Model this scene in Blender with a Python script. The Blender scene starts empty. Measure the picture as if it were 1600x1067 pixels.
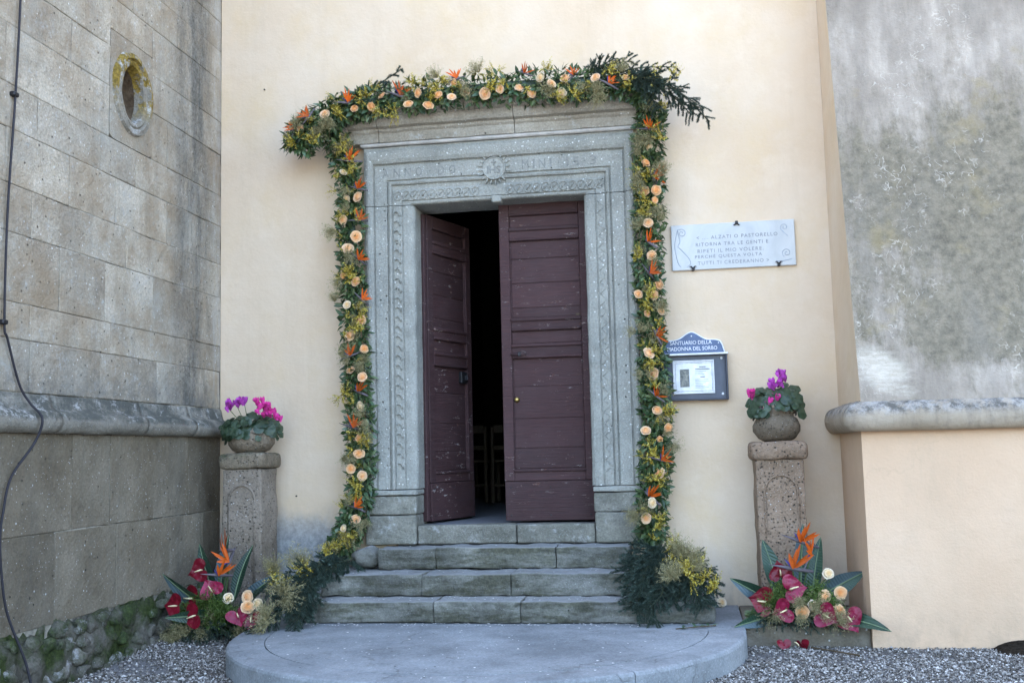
import bpy, bmesh, math, random
from math import sin, cos, pi, radians, sqrt, atan2
from mathutils import Vector, Matrix, Euler, noise as mnoise

random.seed(11)
SC = bpy.context.scene
COL = SC.collection

# ------------------------------------------------------------------ camera
YAW, PITCH, ROLL = 0.15838, 0.10251, -0.02433
_f = Vector((-sin(YAW)*cos(PITCH), cos(YAW)*cos(PITCH), sin(PITCH)))
_r = Vector((cos(YAW), sin(YAW), 0)); _u = _r.cross(_f)
_R = _r*cos(ROLL) + _u*sin(ROLL); _U = -_r*sin(ROLL) + _u*cos(ROLL)
cam_d = bpy.data.cameras.new('camera'); cam = bpy.data.objects.new('camera', cam_d); COL.objects.link(cam)
mw = Matrix((_R, _U, -_f)).transposed().to_4x4(); mw.translation = Vector((1.42, -8.4, 1.33))
cam.matrix_world = mw
cam_d.sensor_width = 36.0; cam_d.lens = 1678.4*36/1600; cam_d.clip_end = 2000; cam_d.clip_start = .05
SC.camera = cam

# ------------------------------------------------------------------ sky, sun, exposure
SUN_EL, SUN_AZ = radians(44), radians(-20)          # the sun stands behind the church: the whole front is in open shade
world = bpy.data.worlds.new('World'); SC.world = world; world.use_nodes = True
wn = world.node_tree; wn.nodes.clear()
sky = wn.nodes.new('ShaderNodeTexSky'); sky.sky_type = 'NISHITA'; sky.sun_disc = False
sky.sun_elevation = SUN_EL; sky.sun_rotation = SUN_AZ
sky.air_density = 1.0; sky.dust_density = 4.0; sky.ozone_density = 0.6
bg = wn.nodes.new('ShaderNodeBackground'); bg.inputs['Strength'].default_value = 0.15
wo = wn.nodes.new('ShaderNodeOutputWorld')
wn.links.new(sky.outputs[0], bg.inputs[0]); wn.links.new(bg.outputs[0], wo.inputs[0])
sun_d = bpy.data.lights.new('sun', 'SUN'); sun_d.energy = 4.0; sun_d.angle = radians(.53); sun_d.color = (1, .93, .82)
sun = bpy.data.objects.new('sun', sun_d); COL.objects.link(sun)
_sd = Vector((sin(SUN_AZ)*cos(SUN_EL), cos(SUN_AZ)*cos(SUN_EL), sin(SUN_EL)))
sun.rotation_euler = (-_sd).to_track_quat('-Z', 'Y').to_euler(); sun.location = (0, 30, 30)
SC.view_settings.view_transform = 'Standard'; SC.view_settings.look = 'None'
SC.view_settings.exposure = 3.25; SC.view_settings.gamma = 1.0; SC.view_settings.use_curve_mapping = False

# ------------------------------------------------------------------ measured positions (metres; facade plane y = 0)
ROSE_TOP = [(-1.535, -0.36, 3.949),(-1.33, -0.36, 4.05),(-1.091, -0.36, 4.084),(-0.948, -0.36, 4.084),(-0.868, -0.36, 4.177),(-0.644, -0.36, 4.081),(-0.564, -0.36, 4.164),(-0.488, -0.36, 4.064),(-0.399, -0.36, 4.13),(-0.291, -0.36, 4.106),(-0.278, -0.36, 4.235),(-0.187, -0.36, 4.155),(-0.03, -0.36, 4.117),(0.088, -0.36, 4.149),(0.24, -0.36, 4.152),(0.335, -0.36, 4.104),(0.408, -0.36, 4.216),(0.496, -0.36, 4.152),(0.569, -0.36, 4.085),(0.602, -0.36, 4.19),(0.84, -0.36, 4.175),(1.07, -0.36, 4.157)]
ROSE_LEFT = [(-1.224, -0.24, 3.602),(-1.204, -0.24, 3.39),(-1.108, -0.24, 3.395),(-1.23, -0.24, 3.214),(-1.127, -0.24, 3.072),(-1.197, -0.24, 2.982),(-1.231, -0.24, 2.761),(-1.12, -0.24, 2.704),(-1.201, -0.24, 2.523),(-1.097, -0.24, 2.4),(-1.188, -0.24, 2.281),(-1.063, -0.24, 2.169),(-1.185, -0.24, 2.006),(-1.081, -0.24, 1.947),(-1.099, -0.24, 1.715),(-1.107, -0.24, 1.465),(-1.118, -0.24, 1.345),(-1.176, -0.24, 1.232),(-1.094, -0.24, 1.175),(-1.154, -0.24, 0.84),(-1.243, -0.24, 0.772),(-1.349, -0.24, 0.517)]
ROSE_RIGHT = [(1.223, -0.24, 3.647),(1.193, -0.24, 3.507),(1.181, -0.24, 3.302),(1.263, -0.24, 3.292),(1.251, -0.24, 3.222),(1.196, -0.24, 3.041),(1.211, -0.24, 2.797),(1.261, -0.24, 2.572),(1.098, -0.24, 2.506),(1.223, -0.24, 2.485),(1.161, -0.24, 2.351),(1.267, -0.24, 2.361),(1.164, -0.24, 2.048),(1.192, -0.24, 1.891),(1.21, -0.24, 1.616),(1.291, -0.24, 1.484),(1.118, -0.24, 1.465),(1.221, -0.24, 1.4),(1.202, -0.24, 1.147),(1.146, -0.24, 0.93),(1.099, -0.24, 0.818)]
BIRD_TOP = [(-1.457, -0.38, 4.032, 120),(-1.597, -0.38, 3.947, 150),(-1.153, -0.38, 4.135, 95),(-0.716, -0.38, 4.159, 60),(-0.258, -0.38, 4.263, 85),(0.291, -0.38, 4.254, 50),(0.665, -0.38, 4.213, 80),(0.933, -0.38, 4.12, 30)]
BIRD_LEFT = [(-1.174, -0.26, 3.699, 70),(-1.101, -0.26, 3.463, 40),(-1.099, -0.26, 3.202, 55),(-1.102, -0.26, 2.886, 20),(-1.089, -0.26, 2.566, 25),(-1.167, -0.26, 2.116, 85),(-1.117, -0.26, 1.831, 35),(-1.157, -0.26, 1.551, 60),(-1.142, -0.26, 0.93, 25)]
BIRD_RIGHT = [(1.229, -0.26, 3.782, 60),(1.244, -0.26, 3.408, 15),(1.196, -0.26, 2.898, 35),(1.187, -0.26, 2.656, 30),(1.227, -0.26, 2.179, 15),(1.21, -0.26, 1.721, 45),(1.22, -0.26, 1.247, 35),(1.134, -0.26, 0.974, 40)]
YEL_TOP = [(-1.589, -0.36, 3.874),(-1.439, -0.36, 3.837),(-1.234, -0.36, 4.048),(-1.005, -0.36, 4.156),(-0.849, -0.36, 4.014),(-0.76, -0.36, 3.996),(-0.506, -0.36, 4.211),(-0.429, -0.36, 4.19),(-0.007, -0.36, 4.223),(0.061, -0.36, 4.28),(0.121, -0.36, 4.234),(0.485, -0.36, 4.286),(0.534, -0.36, 4.052),(0.678, -0.36, 4.066),(0.95, -0.36, 4.228),(1.112, -0.36, 4.098),(1.324, -0.36, 4.162),(1.401, -0.36, 4.155),(1.359, -0.36, 3.953),(-0.376, -0.36, 4.248),(-0.594, -0.36, 4.245)]
YEL_LEFT = [(-1.196, -0.24, 3.758),(-1.222, -0.24, 3.824),(-1.16, -0.24, 3.608),(-1.147, -0.24, 3.235),(-1.167, -0.24, 2.794),(-1.189, -0.24, 2.728),(-1.133, -0.24, 2.448),(-1.135, -0.24, 2.32),(-1.271, -0.24, 1.791),(-1.223, -0.24, 1.835),(-1.06, -0.24, 1.433),(-1.091, -0.24, 1.489),(-1.126, -0.24, 1.102),(-1.147, -0.24, 1.042),(-1.233, -0.24, 0.708),(-1.311, -0.24, 0.63),(-1.379, -0.24, 0.591)]
YEL_RIGHT = [(1.314, -0.24, 3.721),(1.18, -0.24, 3.412),(1.164, -0.24, 3.233),(1.16, -0.24, 3.128),(1.109, -0.24, 2.792),(1.174, -0.24, 2.443),(1.143, -0.24, 2.41),(1.216, -0.24, 2.041),(1.166, -0.24, 1.97),(1.292, -0.24, 1.642),(1.14, -0.24, 1.273),(1.118, -0.24, 1.321),(1.162, -0.24, 1.101),(1.179, -0.24, 0.802),(1.163, -0.24, 0.741)]
WISP_TOP = [(-1.299, -0.36, 3.968),(-1.272, -0.36, 4.003),(-1.513, -0.36, 4.011),(-0.417, -0.36, 4.293),(-0.093, -0.36, 4.277),(0.812, -0.36, 4.076),(0.831, -0.36, 4.039),(0.446, -0.36, 4.131)]
WISP_LEFT = [(-1.222, -0.24, 3.829),(-1.292, -0.24, 3.134),(-1.286, -0.24, 2.542),(-1.079, -0.24, 2.073),(-1.074, -0.24, 1.624),(-1.259, -0.24, 1.308),(-1.067, -0.24, 0.819),(-1.187, -0.24, 2.92),(-1.221, -0.24, 2.099)]
WISP_RIGHT = [(1.235, -0.24, 3.717),(1.116, -0.24, 3.396),(1.127, -0.24, 3.015),(1.088, -0.24, 2.212),(1.279, -0.24, 2.424),(1.125, -0.24, 1.899),(1.299, -0.24, 1.34),(1.015, -0.24, 0.861),(1.053, -0.24, 0.837),(1.318, -0.24, 3.434)]
PATH_TOP = [(-1.612, -0.27, 3.79),(-1.552, -0.27, 3.924),(-1.454, -0.27, 4.002),(-1.248, -0.27, 4.114),(-1.006, -0.27, 4.149),(-0.661, -0.27, 4.17),(-0.242, -0.27, 4.179),(0.171, -0.27, 4.188),(0.577, -0.27, 4.176),(0.927, -0.27, 4.174),(1.173, -0.27, 4.119),(1.278, -0.27, 4.034)]
PATH_LEFT = [(-1.386, -0.15, 4.012),(-1.279, -0.15, 3.832),(-1.221, -0.15, 3.571),(-1.202, -0.15, 3.305),(-1.195, -0.15, 2.936),(-1.192, -0.15, 2.622),(-1.168, -0.15, 2.31),(-1.16, -0.15, 2.053),(-1.147, -0.15, 1.797),(-1.134, -0.15, 1.491),(-1.132, -0.15, 1.189),(-1.171, -0.15, 0.914),(-1.262, -0.15, 0.691),(-1.358, -0.15, 0.533)]
PATH_RIGHT = [(1.253, -0.15, 3.998),(1.224, -0.15, 3.769),(1.21, -0.15, 3.515),(1.215, -0.15, 3.26),(1.185, -0.15, 2.96),(1.181, -0.15, 2.609),(1.19, -0.15, 2.311),(1.189, -0.15, 2.015),(1.202, -0.15, 1.721),(1.196, -0.15, 1.43),(1.175, -0.15, 1.141),(1.137, -0.15, 0.878),(1.137, -0.15, 0.64)]
FIR_TOPLEFT = [[(-1.216, -0.2, 4.172),(-0.999, -0.2, 4.289),(-0.734, -0.22, 4.432)], [(-1.325, -0.2, 4.126),(-1.107, -0.2, 4.265),(-0.858, -0.22, 4.314)], [(-1.134, -0.2, 4.246),(-0.939, -0.22, 4.288),(-0.667, -0.24, 4.249)], [(-1.428, -0.22, 4.02),(-1.264, -0.22, 4.169),(-1.101, -0.22, 4.237)]]
FIR_TOPRIGHT = [[(0.781, -0.3, 4.191),(0.908, -0.3, 4.293),(1.108, -0.32, 4.305)], [(0.833, -0.35, 4.144),(1.132, -0.38, 4.221),(1.447, -0.38, 4.21)], [(0.983, -0.38, 4.147),(1.37, -0.42, 4.077),(1.679, -0.48, 3.737)], [(1.082, -0.4, 4.132),(1.344, -0.42, 4.029),(1.575, -0.45, 3.842)], [(1.058, -0.38, 4.191),(1.225, -0.42, 4.063),(1.291, -0.42, 3.884)], [(1.179, -0.4, 4.149),(1.414, -0.42, 3.974),(1.55, -0.45, 3.805)], [(1.107, -0.4, 4.155),(1.323, -0.44, 4.084),(1.645, -0.5, 3.831)], [(0.707, -0.3, 4.233),(0.833, -0.3, 4.274),(0.986, -0.32, 4.336)]]
FIR_PILE = [[(1.213, -0.3, 0.652),(1.124, -0.6, 0.521),(1.015, -0.75, 0.428)], [(1.213, -0.3, 0.652),(1.104, -0.7, 0.488),(1.067, -0.98, 0.349)], [(1.236, -0.3, 0.638),(1.171, -0.75, 0.449),(1.148, -1.05, 0.17)], [(1.258, -0.3, 0.628),(1.282, -0.7, 0.486),(1.256, -0.9, 0.316)], [(1.258, -0.3, 0.628),(1.415, -0.6, 0.497),(1.537, -0.85, 0.351)], [(1.235, -0.3, 0.628),(1.368, -0.7, 0.442),(1.407, -0.9, 0.337)], [(1.188, -0.3, 0.629),(1.051, -0.45, 0.552),(0.985, -0.55, 0.494)], [(1.258, -0.3, 0.628),(1.438, -0.5, 0.508),(1.584, -0.75, 0.381)], [(1.19, -0.4, 0.592),(1.061, -0.8, 0.412),(1.0, -0.95, 0.324)], [(1.192, -0.6, 0.521),(1.216, -0.95, 0.365),(1.085, -1.0, 0.246)], [(1.236, -0.5, 0.555),(1.324, -0.8, 0.41),(1.33, -0.92, 0.319)], [(1.283, -0.35, 0.632),(1.457, -0.7, 0.463),(1.511, -0.95, 0.301)], [(1.26, -0.4, 0.614),(1.39, -0.8, 0.432),(1.468, -0.98, 0.284)], [(1.19, -0.35, 0.633),(1.034, -0.6, 0.522),(0.946, -0.7, 0.444)], [(1.214, -0.45, 0.596),(1.106, -0.85, 0.396),(1.022, -1.0, 0.267)]]
FIR_LEFT = [[(-1.189, -0.3, 0.566),(-1.259, -0.55, 0.534),(-1.319, -0.8, 0.446)], [(-1.148, -0.35, 0.551),(-1.232, -0.7, 0.503),(-1.271, -1.0, 0.358)], [(-1.233, -0.4, 0.566),(-1.295, -0.8, 0.515),(-1.461, -1.0, 0.359)], [(-1.266, -0.6, 0.516),(-1.337, -0.95, 0.419),(-1.489, -1.05, 0.277)], [(-1.281, -0.7, 0.504),(-1.342, -1.0, 0.359),(-1.459, -1.3, 0.206)], [(-1.331, -0.7, 0.481),(-1.295, -1.0, 0.336),(-1.273, -1.25, 0.156)], [(-1.281, -0.7, 0.55),(-1.428, -0.9, 0.459),(-1.581, -1.0, 0.382)], [(-1.344, -0.8, 0.423),(-1.422, -1.1, 0.306),(-1.505, -1.3, 0.164)], [(-1.301, -0.85, 0.452),(-1.264, -1.02, 0.317),(-1.245, -1.1, 0.219)], [(-1.138, -0.3, 0.527),(-1.184, -0.55, 0.515),(-1.281, -0.7, 0.517)]]
YEL_FIRLEFT = [(-1.5, -0.9, 0.459),(-1.548, -0.9, 0.427),(-1.416, -0.8, 0.493),(-1.392, -0.8, 0.524),(-1.31, -0.5, 0.596)]
YEL_FIRRIGHT = [(1.287, -0.6, 0.654),(1.331, -0.7, 0.609),(1.371, -0.85, 0.502),(1.396, -0.9, 0.473),(1.52, -0.8, 0.431),(1.467, -0.75, 0.512),(1.547, -0.85, 0.394)]
WISP_FIRRIGHT = [(1.331, -0.75, 0.601),(1.373, -0.75, 0.557),(1.284, -0.95, 0.45),(1.424, -0.8, 0.518)]
WISP_FIRLEFT = [(-1.459, -1.3, 0.228),(-1.399, -1.1, 0.372),(-1.588, -0.8, 0.494),(-1.466, -0.6, 0.541)]
ARR_L_LEAVES = [((-1.989, -0.95, 0.241),(-2.263, -1.2, 0.569), 0.1),((-2.02, -0.85, 0.295),(-2.214, -0.72, 0.734), 0.085),((-2.003, -0.8, 0.265),(-2.034, -0.6, 0.784), 0.085),((-1.909, -0.8, 0.288),(-1.831, -0.62, 0.712), 0.08),((-1.816, -0.9, 0.256),(-1.504, -0.95, 0.528), 0.085),((-1.966, -1.0, 0.217),(-2.19, -1.3, 0.279), 0.08)]
ARR_L_ANTH = [(-2.142, -0.88, 0.52, 200, 1),(-2.114, -1.08, 0.358, 170, 1),(-2.175, -1.2, 0.317, 180, 1),(-2.036, -1.2, 0.242, 200, 1),(-1.973, -1.05, 0.412, 120, 0),(-1.722, -1.15, 0.235, 290, 0),(-1.64, -1.12, 0.204, 270, 1)]
ARR_L_ROSES = [(-1.838, -1.05, 0.349),(-1.681, -1.08, 0.361),(-1.664, -1.12, 0.296),(-1.605, -1.08, 0.312)]
ARR_L_BIRDS = [(-1.973, -0.78, 0.657, 75),(-1.922, -0.85, 0.58, 140),(-1.961, -0.95, 0.499, 60)]
ARR_R_LEAVES = [((1.985, -0.75, 0.251),(1.67, -0.85, 0.475), 0.095),((2.022, -0.7, 0.309),(1.913, -0.62, 0.711), 0.1),((2.14, -0.7, 0.287),(2.199, -0.55, 0.808), 0.095),((2.214, -0.72, 0.268),(2.308, -0.62, 0.724), 0.085),((2.241, -0.75, 0.293),(2.577, -0.7, 0.495), 0.11),((2.327, -0.85, 0.181),(2.653, -1.15, 0.171), 0.09),((1.975, -0.85, 0.202),(1.675, -1.05, 0.183), 0.08)]
ARR_R_ANTH = [(2.001, -0.85, 0.485, 100, 1),(2.076, -0.98, 0.387, 10, 0),(1.872, -0.95, 0.309, 170, 1),(1.998, -1.05, 0.257, 200, 0),(2.268, -1.05, 0.224, 330, 0),(2.422, -1.02, 0.191, 300, 0)]
ARR_R_ROSES = [(2.324, -0.8, 0.465),(2.387, -0.9, 0.351),(2.274, -0.95, 0.337),(2.191, -1.0, 0.282),(2.119, -1.05, 0.248),(2.358, -0.98, 0.242)]
ARR_R_BIRDS = [(2.163, -0.75, 0.675, 50),(2.208, -0.8, 0.585, 110),(2.088, -0.88, 0.509, 60)]
CYC_L = [(-2.121, -0.42, 1.74),(-2.058, -0.42, 1.758),(-1.999, -0.42, 1.771),(-1.867, -0.42, 1.762),(-1.825, -0.42, 1.721),(-1.783, -0.42, 1.724),(-1.747, -0.42, 1.683),(-1.705, -0.42, 1.642),(-1.804, -0.42, 1.68)]
CYC_R = [(1.878, -0.42, 1.706),(1.992, -0.42, 1.628),(2.12, -0.42, 1.837),(2.049, -0.42, 1.774),(2.072, -0.42, 1.681),(2.104, -0.42, 1.791)]

# ------------------------------------------------------------------ material helpers
class Mat:
    def __init__(s, name, rough=.85, spec=.3):
        s.m = bpy.data.materials.new(name); s.m.use_nodes = True
        s.nt = s.m.node_tree; s.b = s.nt.nodes['Principled BSDF']
        s.b.inputs['Roughness'].default_value = rough; s.b.inputs['Specular IOR Level'].default_value = spec
        s.geo = s.nt.nodes.new('ShaderNodeNewGeometry'); s.pos = s.geo.outputs['Position']
        sep = s.nt.nodes.new('ShaderNodeSeparateXYZ'); s.lk(s.pos, sep.inputs[0])
        s.x, s.y, s.z = sep.outputs; s._bump = None
        sn = s.nt.nodes.new('ShaderNodeSeparateXYZ'); s.lk(s.geo.outputs['Normal'], sn.inputs[0]); s.nz = sn.outputs[2]
    def lk(s, a, b): s.nt.links.new(a, b)
    def put(s, sock, v):
        if hasattr(v, 'is_output'): s.lk(v, sock)
        else:
            if sock.type == 'RGBA' and not hasattr(v, '__len__'): v = (v, v, v, 1)
            elif sock.type == 'RGBA' and len(v) == 3: v = (*v, 1)
            sock.default_value = v
    def vec(s, sx=1, sy=1, sz=1, off=0, src=None):
        n = s.nt.nodes.new('ShaderNodeMapping'); s.lk(src or s.pos, n.inputs[0])
        n.inputs['Scale'].default_value = (sx, sy, sz); n.inputs['Location'].default_value = (off, off*.7, off*1.3); return n.outputs[0]
    def noise(s, scale, detail=5, rough=.6, vec=None, dist=0):
        n = s.nt.nodes.new('ShaderNodeTexNoise'); s.lk(vec or s.pos, n.inputs['Vector'])
        n.inputs['Scale'].default_value = scale; n.inputs['Detail'].default_value = detail
        n.inputs['Roughness'].default_value = rough; n.inputs['Distortion'].default_value = dist; return n.outputs[0]
    def vor(s, scale, vec=None, feature='F1', out='Distance', rnd=1.0):
        n = s.nt.nodes.new('ShaderNodeTexVoronoi'); n.feature = feature; s.lk(vec or s.pos, n.inputs['Vector'])
        n.inputs['Scale'].default_value = scale; n.inputs['Randomness'].default_value = rnd; return n.outputs[out]
    def wave(s, scale, dist=0, vec=None, dirn='X', detail=2):
        n = s.nt.nodes.new('ShaderNodeTexWave'); s.lk(vec or s.pos, n.inputs['Vector']); n.bands_direction = dirn
        n.inputs['Scale'].default_value = scale; n.inputs['Distortion'].default_value = dist; n.inputs['Detail'].default_value = detail
        return n.outputs['Fac']
    def ramp(s, fac, stops, mode='LINEAR'):
        n = s.nt.nodes.new('ShaderNodeValToRGB'); s.put(n.inputs[0], fac); cr = n.color_ramp; cr.interpolation = mode
        while len(cr.elements) < len(stops): cr.elements.new(.5)
        for e, (p, c) in zip(cr.elements, stops):
            e.position = p
            e.color = (c, c, c, 1) if not hasattr(c, '__len__') else (*c, 1)
        return n.outputs[0]
    def mix(s, f, a, b, blend='MIX'):
        n = s.nt.nodes.new('ShaderNodeMix'); n.data_type = 'RGBA'; n.blend_type = blend
        s.put(n.inputs[0], f); s.put(n.inputs[6], a); s.put(n.inputs[7], b); return n.outputs[2]
    def ma(s, op, a, b=0.0, clamp=False):
        n = s.nt.nodes.new('ShaderNodeMath'); n.operation = op; n.use_clamp = clamp
        s.put(n.inputs[0], a); s.put(n.inputs[1], b); return n.outputs[0]
    def band(s, v, a, b, c, d):
        """0 below a, 1 between b and c, 0 above d"""
        def st(lo, hi):
            n = s.nt.nodes.new('ShaderNodeMapRange'); n.interpolation_type = 'SMOOTHSTEP'; s.lk(v, n.inputs[0])
            n.inputs[1].default_value = lo; n.inputs[2].default_value = hi; return n.outputs[0]
        return s.ma('MULTIPLY', st(a, b), s.ma('SUBTRACT', 1.0, st(c, d)))
    def col(s, c): s.put(s.b.inputs['Base Color'], c); return s
    def rough(s, r): s.put(s.b.inputs['Roughness'], r); return s
    def bump(s, h, dist=.01, strength=1.0):
        n = s.nt.nodes.new('ShaderNodeBump'); n.inputs['Strength'].default_value = strength; n.inputs['Distance'].default_value = dist
        s.put(n.inputs['Height'], h)
        if s._bump: s.lk(s._bump, n.inputs['Normal'])
        s._bump = n.outputs[0]; s.lk(s._bump, s.b.inputs['Normal']); return s
    def rnd(s):
        n = s.nt.nodes.new('ShaderNodeObjectInfo'); return n.outputs['Random']
    def island(s): return s.geo.outputs['Random Per Island']

MT = {}
def stone_mat(name, lo, mid, hi, speck=.5, pits=.4, moss=None, var=.25, bump=.006, lichen=0, white=(.62,.62,.60), pscale=38, own=False):
    """fine volcanic stone: cloudy greys, pale flecks, dark pits"""
    m = Mat(name, .92, .2)
    pv0 = None
    if own:
        va = m.nt.nodes.new('ShaderNodeVectorMath'); va.operation = 'ADD'; cx_ = m.nt.nodes.new('ShaderNodeCombineXYZ'); k_ = m.ma('MULTIPLY', m.rnd(), 37.0)
        m.lk(k_, cx_.inputs[0]); m.lk(m.ma('MULTIPLY', k_, 1.7), cx_.inputs[2]); m.lk(m.pos, va.inputs[0]); m.lk(cx_.outputs[0], va.inputs[1]); pv0 = va.outputs[0]
    c = m.ramp(m.noise(2.2, 8, .65, pv0), [(.28, lo), (.5, mid), (.72, hi)])
    if var: c = m.mix(1.0, c, m.ramp(m.rnd(), [(0, 1-var), (1, 1+var*.5)]), 'MULTIPLY')
    fine = m.noise(70, 4, .7); c = m.mix(.55, c, m.ramp(fine, [(.3, .55), (.7, 1.35)]), 'MULTIPLY')
    if speck:
        sp = m.ramp(m.vor(pscale), [(.10, 1), (.2, 0)]); sel = m.ramp(m.vor(pscale, out='Color'), [(1-speck*.5, 0), (1-speck*.5+.05, 1)])
        f = m.ma('MULTIPLY', sp, sel); c = m.mix(f, c, white)
        sp2 = m.ramp(m.vor(pscale*2.3), [(.14, 1), (.24, 0)]); sel2 = m.ramp(m.vor(pscale*2.3, out='Color'), [(.72, 0), (.76, 1)])
        c = m.mix(m.ma('MULTIPLY', m.ma('MULTIPLY', sp2, sel2), .7), c, white)
    if pits:
        pv = m.vec(1, 1, 1, 3.1); pt = m.ramp(m.vor(22, pv), [(.08, 1), (.18, 0)]); ps = m.ramp(m.vor(22, pv, out='Color'), [(1-pits*.5, 0), (1-pits*.5+.05, 1)])
        pf = m.ma('MULTIPLY', pt, ps)
        if pits > .6:
            p2 = m.vec(1, 1, 1, 6.3); q2 = m.ma('MULTIPLY', m.ramp(m.vor(44, p2), [(.16, 1), (.30, 0)]), m.ramp(m.vor(44, p2, out='Color'), [(.45, 0), (.5, 1)])); pf = m.ma('MAXIMUM', pf, m.ma('MULTIPLY', q2, .75))
        c = m.mix(pf, c, (.06, .055, .045)); m.bump(m.ma('MULTIPLY', pf, -1.0), .012)
    if lichen:
        lf = m.ma('MULTIPLY', m.ramp(m.noise(9, 6, .7, m.vec(1, 1, 1, 8)), [(.60-.1*lichen, 0), (.70-.1*lichen, 1)]), m.ramp(m.noise(40, 3, .6), [(.4, 0), (.6, 1)]))
        c = m.mix(m.ma('MULTIPLY', lf, .8), c, (.50, .50, .47))
    if moss: c = moss(m, c)
    m.col(c); m.bump(m.noise(55, 5, .75), bump).bump(m.noise(9, 4, .6), bump*2.2)
    MT[name] = m.m; return m

# portal stone: blue-grey peperino
stone_mat('portal_stone', (.245, .247, .218), (.345, .343, .30), (.43, .422, .37), speck=.75, pits=.4, var=.06, bump=.008, white=(.74, .74, .70), pscale=27)
m = Mat('carved_shade', .95, .1); m.col(m.ramp(m.noise(30, 4), [(.35, (.19, .19, .172)), (.65, (.30, .30, .275))])); MT['carved_shade'] = m.m  # relief shading of the carving put into a darker stone colour
m = Mat('lime', .95, .1); m.col(m.ramp(m.noise(6, 6, .7), [(.35, (.38, .355, .32)), (.6, (.56, .53, .48))])).bump(m.noise(20, 5), .008); MT['lime'] = m.m
stone_mat('cornice_stone', (.25, .225, .175), (.37, .335, .27), (.46, .42, .345), speck=.6, pits=.35, var=.08, lichen=.3, white=(.7, .69, .64), pscale=28)
def step_moss_skylight(m, c):
    face = m.ramp(m.nz, [(.3, 1), (.75, 0)])
    g = m.ramp(m.noise(3.1, 8, .72, m.vec(.55, 1, 2.4, 5)), [(.42, 0), (.57, 1)])
    c = m.mix(m.ma('MULTIPLY', m.ma('MULTIPLY', g, face), .8), c, m.ramp(m.noise(30, 4, .7), [(.35, (.035, .035, .022)), (.55, (.075, .074, .040)), (.7, (.15, .145, .11))]))
    d = m.ramp(m.noise(1.7, 8, .7, m.vec(1, 1, 1, 11)), [(.42, .62), (.62, 1.08)])
    c = m.mix(1.0, c, d, 'MULTIPLY')
    worn = m.ma('MULTIPLY', m.ramp(m.nz, [(.80, 0), (.96, 1)]), m.ramp(m.noise(3, 6, .7, m.vec(1, 1, 1, 23)), [(.3, .45), (.6, .9)]))   # worn paints skylight on the treads as paler stone on upward faces
    return m.mix(worn, c, m.ramp(m.noise(20, 5, .7), [(.3, (.27, .275, .27)), (.7, (.37, .375, .37))]))  # worn here is the mask of the painted skylight on the treads
stone_mat('step_stone', (.18, .178, .15), (.27, .266, .23), (.35, .345, .305), speck=.3, pits=.3, moss=step_moss_skylight, own=True, var=.14, bump=.010)
def plinth_wear(m, c):
    d = m.ramp(m.noise(3.5, 8, .72, m.vec(1, 1, 1.5, 13)), [(.36, .55), (.6, 1.05)]); return m.mix(.85, c, d, 'MULTIPLY')
stone_mat('plinth_stone', (.20, .195, .155), (.285, .275, .225), (.37, .355, .295), speck=.4, pits=.4, var=.12, bump=.012, lichen=.5, moss=plinth_wear)
def landing_wear(m, c):
    d = m.ramp(m.noise(1.3, 8, .7, m.vec(1, 1, 1, 19)), [(.36, .70), (.55, 1.0), (.7, 1.18)]); c = m.mix(1.0, c, d, 'MULTIPLY')
    wg = m.nt.nodes.new('ShaderNodeTexNoise'); m.lk(m.pos, wg.inputs[0]); wg.inputs['Scale'].default_value = 3; wg.inputs['Detail'].default_value = 6
    ad = m.nt.nodes.new('ShaderNodeVectorMath'); ad.operation = 'MULTIPLY_ADD'; m.lk(wg.outputs['Color'], ad.inputs[0]); ad.inputs[1].default_value = (.5, .5, .5); m.lk(m.pos, ad.inputs[2])
    ck = m.ramp(m.vor(.9, ad.outputs[0], 'DISTANCE_TO_EDGE'), [(.002, 1), (.006, 0)]); ck = m.ma('MULTIPLY', ck, m.ramp(m.noise(2.5, 3, .5, m.vec(1, 1, 1, 3)), [(.45, 0), (.55, 1)]))
    c = m.mix(m.ma('MULTIPLY', ck, .45), c, (.10, .10, .095)); m.bump(ck, -.003)
    st = m.ramp(m.noise(4.5, 7, .75, m.vec(1, 1, 1, 40)), [(.58, 0), (.72, .6)]); return m.mix(st, c, (.13, .125, .105))
stone_mat('platform_stone', (.205, .22, .225), (.265, .28, .285), (.32, .335, .34), speck=.25, pits=.35, var=.06, bump=.004, pscale=30, moss=landing_wear)
stone_mat('pedestal_stone', (.215, .150, .098), (.335, .24, .165), (.45, .335, .24), speck=.7, pits=.95, var=.12, bump=.012)
stone_mat('pedestal_grey', (.19, .152, .112), (.275, .225, .172), (.37, .31, .245), speck=.7, pits=.95, var=.05, bump=.012)
def cap_moss(m, c):
    f = m.ramp(m.noise(7, 6, .7, m.vec(1, 1, 1, 2)), [(.42, 0), (.6, 1)])
    up = m.ramp(m.nz, [(-.4, .25), (.5, 1)])
    return m.mix(m.ma('MULTIPLY', f, up), c, m.ramp(m.noise(40, 3), [(.4, (.04, .042, .03)), (.65, (.085, .10, .045))]))
stone_mat('mossy_stone', (.18, .145, .10), (.27, .215, .15), (.36, .30, .215), speck=.4, pits=.7, moss=cap_moss, var=.1, bump=.012)
stone_mat('pot_stone', (.135, .105, .072), (.21, .165, .115), (.30, .24, .17), speck=.3, pits=.8, var=.12, bump=.012)

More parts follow.
